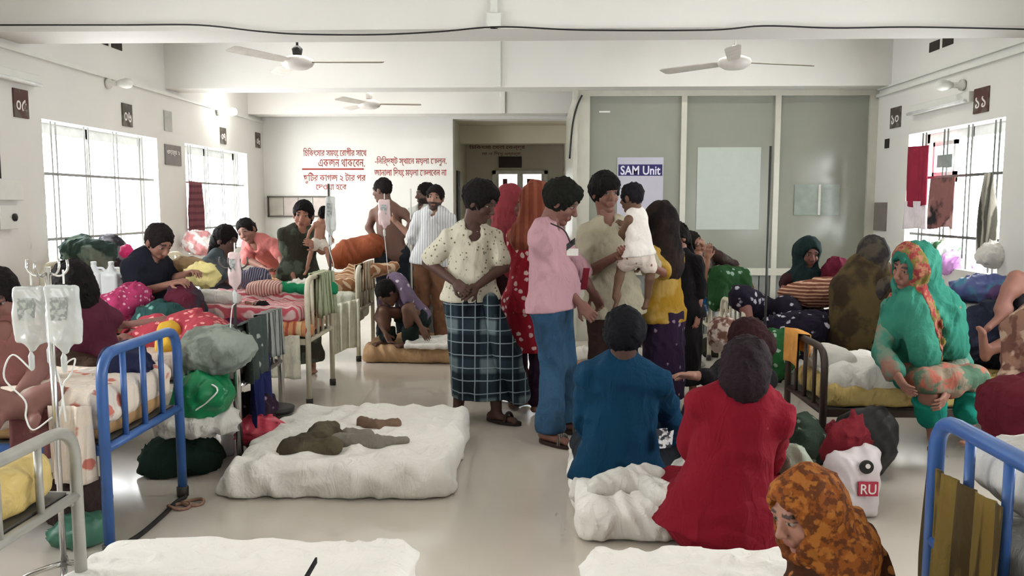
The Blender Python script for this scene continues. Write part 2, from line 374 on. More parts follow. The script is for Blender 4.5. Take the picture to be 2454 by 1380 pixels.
def person(label, Y=5., head=None, neck=None, pel=None, fwd=(0, -1, 0), look=None, up=None, s=1.0, hs=None, skin=(112, 78, 60),
           hair='short', hcol=DARKHAIR, eL=None, wL=None, eR=None, wR=None, kL=None, aL=None, kR=None, aR=None, toeL=None, toeR=None,
           sL=None, sR=None, wear=(), beard=False, res=.015, fine=.0072, hn=None, curl=.5, hands='LR', feet=True, skip='', bodyfold=None, scalp=None, base=None, group=None, name='person'):
    def pt(q):
        if q is None: return None
        if isinstance(q, list): return np.array(q, float)
        return at(q[0], q[1], Y + (q[2] if len(q) > 2 else 0))
    J = {'s': s}; hs = s if hs is None else hs
    H, N, P = pt(head), pt(neck), pt(pel); f = nrm(fwd); U = nrm(N - P); f = nrm(f - U * (f @ U)); R = np.cross(f, U)
    J.update(neck=N, pel=P, fwd=f, head=H, right=R)
    J['sR'] = pt(sR) if sR else N - U * .06 * s + R * .158 * s; J['sL'] = pt(sL) if sL else N - U * .06 * s - R * .158 * s
    J['hR'] = P - U * .03 * s + R * .088 * s; J['hL'] = P - U * .03 * s - R * .088 * s
    for q, sg in (('L', -1), ('R', 1)):
        e, w_ = pt(eL if q == 'L' else eR), pt(wL if q == 'L' else wR)
        J['e' + q] = e if e is not None else J['s' + q] + V3(0, 0, -.28) * s + R * sg * .05 * s - f * .03 * s
        J['w' + q] = w_ if w_ is not None else J['e' + q] + V3(0, 0, -.24) * s + f * .07 * s
        k_, a_ = pt(kL if q == 'L' else kR), pt(aL if q == 'L' else aR)
        fh = nrm(V3(f[0], f[1], 0))
        if a_ is None and k_ is None: a_ = V3(J['h' + q][0], J['h' + q][1], .075 * s) + R * sg * .02
        if k_ is None: k_ = (J['h' + q] + a_) / 2 + fh * .03 * s
        if a_ is None: a_ = k_ + V3(0, 0, -.40) * s
        J['k' + q], J['a' + q] = k_, a_
    LK = nrm(look) if look is not None else f; up = U if up is None else np.asarray(up, float)
    B = basis(LK, up); J['B'] = B
    # body: one skin surface; head and hands are meshed finer and run into it
    k = S(res, .03 * s)
    up_ = any(x[0] in ('shirt', 'dress', 'tee', 'kameez') for x in wear)
    if 't' not in skip: torso(k, J, -.010 * s if up_ else 0)
    for q in 'LR':
        if 'a' + q not in skip: arm(k, J, q)
        if 'l' + q not in skip:
            leg(k, J, q)
            if feet:
                a_ = J['a' + q]; td = (toeL if q == 'L' else toeR); td = nrm(td) if td is not None else nrm(V3(f[0], f[1], 0) + .0)
                sd = nrm(a_ - J['k' + q]); dn = nrm(sd - td * (sd @ td)) if np.linalg.norm(sd - td * (sd @ td)) > .1 else V3(0, 0, -1)
                k.cap(a_ + dn * .035 * s - td * .04 * s, a_ + dn * .047 * s + td * .14 * s, .038 * s, .030 * s, dn, 1.25, k=.03 * s)
                sdv = np.cross(td, dn)
                for i in range(5): k.ell(a_ + dn * .055 * s + td * (.172 - .010 * abs(i - 1)) * s + sdv * (i - 2) * .016 * s, V3(1, 1, 1) * (.014 if i else .016) * s, k=.01)
    k.cap(N - U * .05 * s, N + (H - N) * .4, .062 * s, .054 * hs)
    V, Q = k.mesh(); C = np.tile(np.array(lin(skin)), (len(V), 1))
    parts = [(V, Q, C)]
    if 'h' not in skip: parts.append(head_mesh(H, B, hs, N, skin, fine * hs, beard, scalp))
    for q, sg in (('L', 1), ('R', -1)):
        if q in hands and 'a' + q not in skip:
            d = nrm(J['w' + q] - J['e' + q]); n = hn.get(q) if isinstance(hn, dict) and q in hn else (nrm(-f * .3 + R * (.9 if q == 'L' else -.9)) if hn is None or isinstance(hn, dict) else hn)
            cu = curl
            if isinstance(n, tuple) and len(n) == 4: cu = n[3]; n = n[:3]
            if abs(nrm(n) @ d) > .95: n = V3(0.3, 0.5, -1)
            v, qq = hand_mesh(J['w' + q], d, n, s, (.0062 if res < .014 else .0075) * max(s, .75), cu, sg); parts.append((v, qq, np.tile(np.array(lin(skin)), (len(v), 1))))
    n0 = 0; Vs, Qs, Cs = [], [], []
    for v, q, c in parts: Vs.append(v); Qs.append(q + n0); Cs.append(c); n0 += len(v)
    Vs = np.concatenate(Vs); z0 = Vs[:, 2].min()
    root = empty(name, (P[0], P[1], z0 if base is None else base), label, 'person', group)
    # clothing is meshed finer than the skin below it
    if res > .014: res = .0142
    rawmesh('body', Vs, np.concatenate(Qs), SKIN, root, cols=np.concatenate(Cs))
    def L(x, y, z): return H + B @ (np.array([x, y, z]) * hs)
    # hair
    if hair and hair != 'none':
        hm = mat('hair_%d_%d_%d' % hcol, hcol, .75, scale=60, sub=.3, bump=.5, bscale=90, spec=.12)
        k = S(.007 * hs, .02 * hs); g = {'short': .0, 'crop': -.005, 'thick': .012, 'long': .004, 'bun': .002, 'fringe': .012, 'bob': .010}[hair]
        k.ell(L(0, -.016, .030), V3(.081 + g, .099 + g, .096 + g) * hs, B)
        if hair in ('thick', 'fringe'): k.ell(L(0, .045, .085), V3(.06, .045, .035) * hs, B)
        if hair == 'fringe':
            k.ell(L(.02, .075, .062), V3(.050, .028, .035) * hs, B); k.ell(L(-.03, .07, .066), V3(.035, .028, .03) * hs, B)
        fz = -.018 if hair != 'fringe' else -.050
        k.ell(L(0, .105, fz), V3(.074, .082, .085) * hs, B, k=.012 * hs, sub=True)
        for q in (-1, 1): k.ell(L(q * .088, .020, -.045), V3(.028, .040, .055) * hs, B, k=.012, sub=True)
        if hair in ('long', 'bun'):
            k.ell(L(0, -.05, -.02), V3(.07, .06, .09) * hs, B)
        if hair == 'bob': k.ell(L(0, -.04, -.03), V3(.095, .085, .10) * hs, B)
        else: k.ell(L(0, -.02, -.150), V3(.13, .16, .080) * hs, B, k=.015, sub=True)
        if hair == 'long': k.cap(L(0, -.075, -.02), L(0, -.095, -.22), .06 * hs, .035 * hs, B[:, 1], 1.5)
        if hair == 'bun': k.ell(L(0, -.125, .0), V3(.045, .04, .045) * hs, B)
        k.build('hair', hm, root, fold=(.007, .035))
    for i, wr in enumerate(wear):
        kind, m = wr[0], wr[1]; o = wr[2] if len(wr) > 2 else {}
        off = o.get('off', .014) * .6 ; rs = o.get('res', res)
        T = lambda t: P + (N - P) * t
        fold = o.get('fold', (.009, .10)); sd = i * 7 + int(abs(P[0]) * 100)
        if kind in ('shirt', 'dress', 'tee', 'vest', 'kameez'):
            k = S(rs, .03 * s); hem = o.get('hem', .16); torso(k, J, off, hem, o.get('w', 1.0), o.get('belly', 0), kind != 'vest', o.get('flare', .040))
            if kind == 'vest':
                for q in 'LR': k.cap(T(.95) + (J['s' + q] - T(.95)) * .45 , T(.8), .04 * s + off, .09 * s)
            else:
                for q in 'LR': arm(k, J, q, off * .75, o.get('sleeve', .85), o.get('cuff', .008))
            k.plane(T(-hem - .01), -U)
            # neck opening and collar
            k.ell(T(1.02) + f * .06 * s, V3(.046, .062, .060) * s * o.get('open', 1.0), basis(f, U), k=.01, sub=True)
            if o.get('collar', kind == 'shirt'):
                pts = [T(1.0) + R * math.cos(t) * .072 * s + f * (math.sin(t) * .062 + .004) * s + U * (.03 - .045 * max(0, math.sin(t))) * s for t in np.linspace(-math.pi * 1.38, math.pi * .38, 9)]
                for a, b in zip(pts, pts[1:]): k.cap(a, b, .013 * s, k=.008)
            k.build('shirt' if kind in ('shirt', 'tee') else kind, m, root, fold=fold, seed=sd)
        elif kind in ('trousers', 'shorts'):
            k = S(rs, .03 * s)
            k.cap(T(.16), P, .136 * s + off * .4, .142 * s + off * .5, f, 1.42); k.cap(J['hL'], J['hR'], .092 * s + off * .5)
            for q in 'LR': leg(k, J, q, off + .004, o.get('len', 1.9), o.get('cuff', .022))
            if min(J['kL'][2] - J['aL'][2], J['kR'][2] - J['aR'][2]) > .3 * s: k.plane(V3(0, 0, min(J['aL'][2], J['aR'][2]) - .01), (0, 0, -1))
            k.plane(T(.2), U); k.build(kind, m, root, fold=fold, seed=sd)
        elif kind == 'skirt':                     # hangs from the waist to a hem height, gathers into folds
            k = S(rs, .06 * s); z = o.get('z', .3); c = o.get('to'); c = pt(c) if c is not None else V3(P[0], P[1], z)
            k.cap(T(o.get('top', .2)), T(-.1), .140 * s + off, .165 * s + off, f, 1.3); k.cap(T(-.1), c, .165 * s + off, o.get('r', .24) * s, f, o.get('flat', 1.25))
            k.plane(V3(0, 0, z), (0, 0, -1)); k.plane(T(o.get('top', .2) + .02), U)
            k.build(o.get('name', 'skirt'), m, root, fold=o.get('fold', (.014, .12, (0, 0, 1))), seed=sd)
        elif kind == 'lap':                       # cloth over the seated legs
            k = S(rs, .09 * s); r = o.get('r', .11)
            k.cap(T(.12), P, .15 * s, .16 * s, f, 1.2)
            for q in 'LR':
                k.cap(J['h' + q], J['k' + q], r * s, r * .9 * s); t = o.get('len', .9)
                if t > 0: k.cap(J['k' + q], J['k' + q] + (J['a' + q] - J['k' + q]) * t, r * .9 * s, r * .85 * s)
            k.cap((J['hL'] + J['hR']) / 2, (J['kL'] + J['kR']) / 2, r * s)
            k.build(o.get('name', 'skirt'), m, root, fold=o.get('fold', (.010, .10)), seed=sd)
        elif kind == 'scarf':
            def sc(e):
                k = S(.0105 if rs < .013 else .013, .03 * hs); w_ = o.get('w', 1.0)
                k.ell(L(0, -.014, .026), V3(.094 * w_, .112, .108) * hs + e, B)
                k.cap(L(0, -.035, -.02), T(.98) - f * .02, .092 * hs * w_ + e, .10 * s + e, k=.05)
                k.cap(L(0, .02, -.085), T(.93) + f * .05 * s, .072 * hs + e, .09 * s + e, k=.05)
                if o.get('long', True):
                    k.cap(T(.95) - f * .03 * s, T(o.get('back', .55)) - f * .06 * s, .12 * s + e, .14 * s + e, f, 1.7, k=.05)
                    for q in ('LR' if o.get('sh', True) else ''): k.cap(T(.95), J['s' + q] * .9 + T(.8) * .1, .075 * s + e, .066 * s + e, k=.05)
                if o.get('front', 0): k.cap(T(.93) + f * .06 * s, T(o['front']) + f * .10 * s, .10 * s + e, .13 * s + e, f, 1.5, k=.05)
                for c in o.get('extra', ()): k.cap(pt(c[0]), pt(c[1]), c[2] + e, c[3] + e, k=.04)
                if o.get('hole', True): k.ell(L(0, .115, -.012), V3(.062, .085, .088) * hs * o.get('hz', 1.12) - e, B, k=.012, sub=True)
                return k
            so = sc(0).build(o.get('name', 'headscarf'), m, root, fold=o.get('fold', (.009, .07, (0, 0, 1))), seed=sd)
            if o.get('border'):
                k = sc(.006); y0, y1 = o.get('band', (.015, .065)); k.plane(L(0, y0, 0), -B[:, 1]); k.plane(L(0, y1, 0), B[:, 1]); k.plane(T(o.get('blow', .3)), -U)
                k.build('border', o['border'], so, fold=o.get('fold', (.009, .07, (0, 0, 1))), seed=sd)
        elif kind == 'wrap':                      # shawl or sash given by its own shapes
            k = S(rs, o.get('k', .05))
            for c in o['caps']:
                k.cap(pt(c[0]), pt(c[1]), c[2], c[3], *(c[4:] if len(c) > 4 else ()))
            for pn in o.get('cut', ()): k.plane(pt(pn[0]), pn[1])
            if o.get('hole'): k.ell(L(0, .115, -.012), V3(.062, .085, .088) * hs, B, k=.012, sub=True)
            k.build(o.get('name', 'shawl'), m, root, fold=o.get('fold', (.008, .09, (0, 0, 1))), seed=sd)
        elif kind == 'sandals':
            for q in 'LR':
                if q not in o.get('on', 'LR'): continue
                td = (toeL if q == 'L' else toeR); td = nrm(td) if td is not None else nrm(V3(f[0], f[1], 0)); a_ = J['a' + q]; sv = np.cross(td, (0, 0, 1))
                g = MB(); pts = []
                for t in np.linspace(0, 2 * math.pi, 20, endpoint=False): pts.append(V3(a_[0], a_[1], .004) + td * (.06 + .145 * math.cos(t)) * s + sv * (.046 * math.sin(t) * (1 + .15 * math.cos(t))) * s)
                n = len(pts); g.add(pts + [p + V3(0, 0, .022) for p in pts], [tuple(range(n - 1, -1, -1)), tuple(range(n, 2 * n))] + [(i, (i + 1) % n, n + (i + 1) % n, n + i) for i in range(n)])
                so = g.build('sandal', m, root)
                st = MB(); c0 = V3(a_[0], a_[1], .02) + td * .10 * s
                arc = [c0 + sv * math.cos(t) * .05 * s + V3(0, 0, .062 * math.sin(t) * s) for t in np.linspace(0, math.pi, 9)]
                st.tube(arc, .012 * s, 6); st.build('strap', o.get('strap', m), so, True)
    return root

# ---------------------------------------------------------------- the ward
WALL = mat('white_wall_paint', (225, 223, 217), .75, scale=1.2, sub=.03, bump=.08, bscale=9, spec=.2)
FLOOR = mat('cement_floor', (208, 199, 186), .16, scale=1.1, sub=.06, bump=.02, bscale=30, spec=.6)
PLAST = mat('white_plastic', (222, 222, 214), .4, sub=.03); GREYP = mat('grey_plastic', (160, 160, 152), .5, sub=.05); DARK = mat('dark_plastic', (30, 28, 26), .5)
ALU = mat('cream_aluminium', (205, 203, 190), .35, metal=.25, sub=.03)
REDP = mat('red_wall_lettering', (150, 52, 46), .7)
def struct(o): o['kind'] = 'structure'; return o
ZB = 2.79
g = MB(); g.box(WL - .3, WR + .3, -4.3, 17.5, -.15, 0); floor = struct(g.build('floor', FLOOR))
g = MB(); g.box(WL - .3, WR + .3, -4.3, 12.6, ZC, ZC + .15); struct(g.build('ceiling', WALL))
def wall_with_windows(name, X0, X1, wins, yend):
    g = MB(); y = -4.3
    for a, b in wins:
        g.box(X0, X1, y, a, 0, ZC); g.box(X0, X1, a, b, 0, ZS); g.box(X0, X1, a, b, ZT, ZC); y = b
    g.box(X0, X1, y, yend, 0, ZC); return struct(g.build(name, WALL))
wl = wall_with_windows('wall_left', WL - .3, WL, LWIN, WB + .3)
wr_ = wall_with_windows('wall_right', WR, WR + .3, RWIN, WB + .3)
CX0, CX1, CZ = -1.25, .42, 2.775
g = MB(); g.box(WL - .3, CX0, WB, WB + .3, 0, ZC); g.box(CX1, WR + .3, WB, WB + .3, 0, ZC); g.box(CX0, CX1, WB, WB + .3, CZ, ZC)
wb = struct(g.build('wall_back', WALL))
g = MB(); g.box(WL - .3, WR + .3, -4.3, -4, 0, ZC); struct(g.build('wall_front', WALL))
for y0, y1 in ((-2.5, -2.05), (1.2, 1.65), (6.1, 6.55), (9.1, 9.45), (11.7, 12.05)):
    g = MB(); g.box(WL, WR, y0, y1, ZB, ZC); o = g.build('trim_%d' % (1 + [-2.5, 1.2, 6.1, 9.1, 11.7].index(y0)), WALL); struct(o); o['label'] = 'white ceiling beam crossing the ward'
# corridor beyond the back wall
CE = 14.6
COR = mat('corridor_paint', (205, 198, 178), .8, scale=1.5, sub=.04)
g = MB(); g.box(CX0 - .2, CX0, WB + .3, CE, 0, CZ); struct(g.build('wall_corridor_left', COR))
g = MB(); g.box(CX1, CX1 + .2, WB + .3, CE, 0, CZ); struct(g.build('wall_corridor_right', COR))
DX0, DX1, DZ = -.80, .16, 2.12
g = MB(); g.box(CX0 - .2, DX0, CE, CE + .2, 0, CZ); g.box(DX1, CX1 + .2, CE, CE + .2, 0, CZ); g.box(DX0, DX1, CE, CE + .2, DZ, CZ)
wc = struct(g.build('wall_corridor_end', COR))
g = MB(); g.box(CX0 - .2, CX1 + .2, WB + .3, CE + .2, CZ, CZ + .1); struct(g.build('ceiling_corridor', COR))
g = MB(); g.box(CX0, CX1, 13.35, 13.6, 2.5, CZ); struct(g.build('trim_6', COR))
# glazed door at the corridor end, bright room behind
dr = empty('door_1', (DX0, CE, 0)); struct(dr)
WHP = mat('door_white', (226, 224, 216), .5); MAROON = mat('maroon_frame', (92, 40, 38), .6)
g = MB(); g.box(DX0, DX0 + .06, CE - .03, CE + .1, 0, DZ); g.box(DX1 - .06, DX1, CE - .03, CE + .1, 0, DZ); g.box(DX0, DX1, CE - .03, CE + .1, DZ - .06, DZ); g.build('door_frame', WHP, dr)
for i in range(2):
    x0 = DX0 + .06 + i * .42; g = MB(); g.box(x0, x0 + .42, CE + .02, CE + .06, 0, 1.0); g.box(x0, x0 + .05, CE + .02, CE + .06, 1, 2.06); g.box(x0 + .37, x0 + .42, CE + .02, CE + .06, 1, 2.06); lf = g.build('door_leaf', WHP, dr)
    g = MB(); g.box(x0 + .05, x0 + .37, CE + .035, CE + .045, 1, 2.06); g.build('pane', mat('pale_door_glass', (235, 235, 238), .5, sub=.02, trans=.85), lf)
    g = MB(); g.box(x0 + .12, x0 + .2, CE + .015, CE + .03, 1.7, 1.98); g.box(x0 + .12, x0 + .2, CE + .015, CE + .03, 1.1, 1.5); g.build('sticker', MAROON, lf)
g = MB(); g.box(-.69, -.29, CE - .02, CE - .001, 2.17, 2.36); o = g.build('name_board', mat('dark_brown_board', (48, 30, 24), .5), wc)
g = MB(); g.box(CX0 + .005, CX0 + .03, 12.75, 13.1, 0, 2.05); o = g.build('door_edge', mat('dark_gap', (58, 56, 52), .8), None); struct(o); o.name = 'door_2'
# conduits and trunking
g = MB(); g.box(WL, WL + .035, -4, WB, 2.715, 2.75); struct(tag(g.build('trim_7', PLAST), 'thin white cable trunking along the left wall'))
g = MB(); g.box(WR - .04, WR, -4, 9.4, 2.70, 2.735); g.box(WR - .03, WR, -4, 9.4, 2.775, 2.80); struct(tag(g.build('trim_8', PLAST), 'twin white cable trunking along the right wall'))
for i, (u, v0, v1, Y) in enumerate(((1184, -60, 98, 6.1), (1194, 112, 208, 9.1), (1206, 218, 283, 11.7))):
    a = at(u, v0, Y); b = at(u, v1, Y); g = MB(); g.box(a[0] - .025, a[0] + .025, Y - .03, Y, max(b[2], ZB + .0), ZC); o = g.build('trim_%d' % (9 + i), PLAST); struct(o)
    if i == 0:
        g = MB(); g.box(a[0] - .05, a[0] + .05, Y - .05, Y, ZB + .0, ZB + .1); g.build('junction_box', PLAST, o)
# cable sagging across the first beam
pts = [at(u, v, 6.05) for u, v in ((-60, 60), (150, 60), (300, 60), (475, 60), (620, 75), (725, 82), (900, 83), (1050, 76), (1160, 66), (1240, 65), (1400, 72), (1700, 72), (1830, 62), (2000, 67), (2200, 65), (2540, 72))]
g = MB(); g.tube(spline(pts), .006, 6); tag(g.build('ceiling_cable', DARK, smooth=True), 'thin dark cable sagging along the nearest ceiling beam', 'cable')

# windows: reveal, frame, upright bars
STEEL = mat('painted_window_steel', (150, 150, 148), .45, metal=.2); GREYW = mat('grey_window_frame', (205, 208, 205), .5)
def window(n, X, side, a, b, npair, dark=None):
    root = empty('window_%d' % n, (X, (a + b) / 2, ZS)); struct(root); xo = X + side * .22; m = dark or STEEL
    g = MB()
    for z0, z1 in ((ZS, ZS + .05), (ZT - .09, ZT)): g.box(xo - .03, xo + .03, a, b, z0, z1)
    for y in (a, (a + b) / 2 - .03, b - .05): g.box(xo - .03, xo + .03, y, y + .05, ZS, ZT)
    g.build('window_frame', GREYW, root)
    for i in range(npair):
        for d in (-.035, .035):
            y = a + (b - a) * (i + .5) / npair + d; g = MB(); g.tube([V3(X + side * .06, y, ZS), V3(X + side * .06, y, ZT)], .008, 6); g.build('bar', m, root, True)
    for z in (ZS + .3, ZS + .85): g = MB(); g.box(X + side * .055, X + side * .065, a, b, z - .012, z + .012); g.build('cross_bar', m, root)
    g = MB(); g.box(min(X, X + side * .3), max(X, X + side * .3), a, b, ZS - .0, ZS + .02); g.build('window_sill', WALL, root)
    return root
WD = mat('dark_window_steel', (92, 94, 90), .5)
for i, (a, b) in enumerate(LWIN): window(i + 1, WL, -1, a, b, 4)
for i, (a, b) in enumerate(RWIN): window(i + 5, WR, 1, a, b, 4, WD)
# opened shutter casement in the right window
g = MB(); y0, y1 = 7.9, 8.35
for (ya, yb, za, zb) in ((y0, y1, 1.1, 1.14), (y0, y1, 2.1, 2.14), (y0, y0 + .04, 1.1, 2.14), (y1 - .04, y1, 1.1, 2.14), (y0, y1, 1.75, 1.85)): g.box(WR + .12, WR + .15, ya, yb, za, zb)
g.build('casement', GREYW, bpy.data.objects['window_7'])
# building outside the left windows
OUT = mat('outside_concrete', (66, 74, 74), .9, sub=.05)
b0 = empty('apartment_block', (-10, 12, 0), 'pale concrete block with balconies seen through the left window', 'building')
g = MB(); g.box(-12, -10.3, 9.5, 16.5, -1, 2.6); g.build('wall', mat('outside_pale', (84, 92, 92), .9), b0)
for i in range(5): g = MB(); g.box(-10.3, -9.7, 10, 16.4, .4 + i * .42, .48 + i * .42); g.build('balcony_slab', OUT, b0)

# glazed partition of the side room on the right
PY = 9.45; GL = mat('grey_film_glass', (148, 150, 138), .16, scale=.8, sub=.08, spec=.6); KICK = mat('grey_ribbed_panel', (140, 142, 138), .5)
def bX(u, Y=PY): return at(u, 400, Y)[0]
pw = empty('glass_partition', ((bX(1410) + WR) / 2, PY, 0), 'cream framed partition with tall grey glass panes under the beam', 'partition')
xs = [bX(1412), bX(1636), bX(1859), bX(2076)]
g = MB(); g.box(bX(1372), xs[0], PY - .05, PY + .1, 0, ZB); g.box(bX(1372), bX(1372) + .05, PY - .09, PY - .05, 0, ZB); g.build('corner_post', ALU, pw)
for x in xs[1:3]: g = MB(); g.box(x - .03, x + .03, PY - .04, PY + .04, 0, ZB); g.build('mullion', ALU, pw)
g = MB(); g.box(xs[3], WR, PY - .04, PY + .04, 0, ZB); g.build('end_post', ALU, pw)
for z0, z1 in ((ZB - .06, ZB), (.75, .83), (0, .08)): g = MB(); g.box(xs[0], WR, PY - .045, PY + .045, z0, z1); g.build('rail', ALU, pw)
for i in range(3):
    g = MB(); g.box(xs[i] + .03 * (i > 0), xs[i+1] - .03 * (i < 2), PY - .006, PY + .006, .83, ZB - .06); g.build('pane', GL, pw)
    for j in range(8):
        d = (xs[i+1] - xs[i] - .06) / 8; g = MB(); g.box(xs[i] + .03 + j * d + .006, xs[i] + .03 + (j + 1) * d - .006, PY - .012, PY + .012, .08, .75); g.build('panel', KICK, pw)
a = at(1672, 353, PY - .01); b = at(1818, 550, PY - .01); g = MB(); g.box(a[0], b[0], PY - .014, PY - .007, b[2], a[2]); g.build('frosted_sheet', mat('frosted_sheet', (186, 194, 184), .35, sub=.03), pw)
a = at(1905, 442, PY - .02); b = at(2010, 515, PY - .02); g = MB(); g.box(a[0], b[0], PY - .02, PY - .007, b[2], a[2]); ho = g.build('serving_hatch', mat('hatch_glass', (150, 160, 150), .15), pw)
g = MB(); m_ = at(1962, 470, PY)[0]; g.box(m_ - .012, m_ + .012, PY - .03, PY - .02, b[2], a[2]); g.build('divider', WHP, ho)
g = MB(); g.box(CX1 - .02, CX1 + .1, PY + .1, WB, 0, CZ); struct(g.build('wall_partition_side', ALU))
g = MB(); g.tube(spline([at(1395, 228, PY - .1), at(1383, 255, PY - .1), at(1372, 300, PY - .1), at(1365, 380, PY - .1)]), .012, 6); tag(g.build('loose_cable', DARK, smooth=True), 'dark loose cable dangling at the corner of the glass partition', 'cable')
# lettering ---------------------------------------------------------------
BNC = set(chr(c) for c in range(0x985, 0x9BA)) | {'\u09dc', '\u09dd', '\u09df', '\u09ce'}
def bn(t):                             # visual order for the vowel signs that stand left of their letter
    out = []
    for ch in t:
        if ch in 'িেৈ': 
            j = len(out) - 1
            while j - 1 > 0 and out[j - 1] == '্': j -= 2
            out.insert(max(j, 0), ch)
        elif ch == 'ো':
            j = len(out) - 1
            while j - 1 > 0 and out[j - 1] == '্': j -= 2
            out.insert(max(j, 0), 'ে'); out.append('া')
        else: out.append(ch)
    return ''.join(out)
def lettering(text, p, width, m, parent, axes, height=None, bold=0.0, name='lettering'):
    # p = left end of the baseline; axes = (along, up, out of the wall)
    cu = bpy.data.curves.new(name, 'FONT'); cu.body = text; cu.size = 1; cu.extrude = .01; cu.offset = bold; cu.resolution_u = 3
    o = bpy.data.objects.new(name, cu); COL.objects.link(o); dg = bpy.context.evaluated_depsgraph_get()
    me = bpy.data.meshes.new_from_object(o.evaluated_get(dg)); bpy.data.objects.remove(o)
    V = np.zeros(len(me.vertices) * 3, np.float32); me.vertices.foreach_get('co', V); V = V.reshape(-1, 3).astype(float)
    if len(V) == 0: return None
    sx = width / max(1e-6, V[:, 0].max() - V[:, 0].min()); sy = sx if height is None else height / max(1e-6, V[:, 1].max() - V[:, 1].min())
    A = [nrm(x) for x in axes]
    W = np.asarray(p) + np.outer((V[:, 0] - V[:, 0].min()) * sx, A[0]) + np.outer((V[:, 1] - V[:, 1].min()) * sy, A[1]) + np.outer(V[:, 2] * .15, A[2])
    me2 = [tuple(pl.vertices) for pl in me.polygons]; bpy.data.meshes.remove(me)
    return rawmesh(name, W, me2, m, parent, False)
BACK = ((1, 0, 0), (0, 0, 1), (0, -1, 0)); LEFTW = ((0, 1, 0), (0, 0, 1), (1, 0, 0)); RIGHTW = ((0, -1, 0), (0, 0, 1), (-1, 0, 0))
def wtext(t, u0, u1, v0, v1, par, Y=WB - .002, m=REDP):
    a = at(u0, v1, Y); b = at(u1, v0, Y); lettering(bn(t), a, b[0] - a[0], m, par, BACK, b[2] - a[2], .006)
wtext('চিকিৎসার সময়ে রোগীর সাথে', 727, 878, 354, 378, wb); wtext('একজন থাকবেন.', 763, 874, 380, 400, wb)
wtext('ছুটির কাগজ ২ টার পর', 728, 876, 413, 440, wb); wtext('দেওয়া হবে', 757, 830, 441, 458, wb)
wtext('-নির্দিষ্ট স্থানে ময়লা ফেলুন.', 899, 1070, 374, 398, wb); wtext('জানালা দিয়ে ময়লা ফেলবেন না', 897, 1070, 401, 425, wb)
a = at(724, 404, WB); b = at(872, 407, WB); g = MB(); g.box(a[0], b[0], WB - .004, WB - .001, b[2], a[2] + .004); g.build('underline', REDP, wb)
REDD = mat('faded_red_lettering', (120, 60, 50), .8)
wtext('চিকিৎসা সেবা কেন্দ্র', 1125, 1258, 346, 360, wc, CE - .003, REDD); wtext('মা ও শিশু ওয়ার্ড', 1155, 1248, 363, 374, wc, CE - .003, REDD)
# numbered plates on the long walls
PLR = mat('brown_red_plate', (84, 50, 46), .6, kind='blotch', col2=(96, 88, 78), scale=9); PLG = mat('grey_brown_plate', (76, 70, 62), .6, kind='blotch', col2=(112, 106, 98), scale=9); WT = mat('white_lettering', (235, 230, 225), .7)
def plate(u0, u1, v0, v1, X, m, text, label, frac=(.15, .2, .85, .65), cat='sign', name='number_plate'):
    s_ = 1 if X < 0 else -1; A = ax(u0, v0, X); B_ = ax(u1, v1, X); ya, yb = A[1], B_[1]; z1 = max(A[2], B_[2]); z0 = min(ax(u0, v1 if s_ > 0 else v0 + (v1 - v0), X)[2], B_[2])
    zc = [ax((u0 + u1) / 2, v, X)[2] for v in (v1, v0)]; z0, z1 = zc
    g = MB(); g.box(*sorted((X, X + s_ * .012)), *sorted((ya, yb)), z0, z1); o = tag(g.build(name, m), label, cat)
    if text:
        w_ = abs(yb - ya); h_ = z1 - z0; x = X + s_ * .013
        p = V3(x, (ya if s_ > 0 else ya) + (1 if s_ > 0 else -1) * w_ * frac[0], z0 + h_ * frac[1])
        lettering(text, p, w_ * (frac[2] - frac[0]), WT, o, LEFTW if s_ > 0 else RIGHTW, h_ * (frac[3] - frac[1]), .01)
    return o
plate(28, 67, 214, 282, WL, PLR, '০৫', 'brown bed number plate reading 05 left of the near left window')
plate(290, 316, 249, 303, WL, PLG, '০৬', 'grey bed number plate reading 06 above the near left window')
plate(391, 411, 266, 314, WL, mat('pale_notice', (176, 174, 168), .7), None, 'pale torn notice between the two left windows', cat='notice', name='wall_notice')
plate(393, 433, 348, 396, WL, mat('grey_board', (122, 117, 114), .5), 'ওয়ার্ড ২', 'grey board with white lettering between the left windows', (.1, .45, .9, .75), 'sign', 'wall_board')
plate(526, 541, 306, 344, WL, PLG, '০৭', 'small number plate above the far left window under the lamp')
plate(611, 623, 318, 354, WL, PLG, '০৮', 'dark number plate nearest the back left corner')
plate(2338, 2370, 210, 270, WR, PLR, '১১', 'brown bed number plate reading 11 on the right wall')
plate(2137, 2159, 257, 306, WR, PLG, '১০', 'dark bed number plate reading 10 near the glass partition')
plate(2123, 2131, 333, 355, WR, DARK, None, 'small black switch on the right wall', cat='switch', name='wall_switch')
plate(2098, 2124, 485, 553, WR, mat('grey_panel', (128, 120, 114), .6), None, 'grey framed panel low on the right wall by the partition', cat='panel', name='wall_panel')
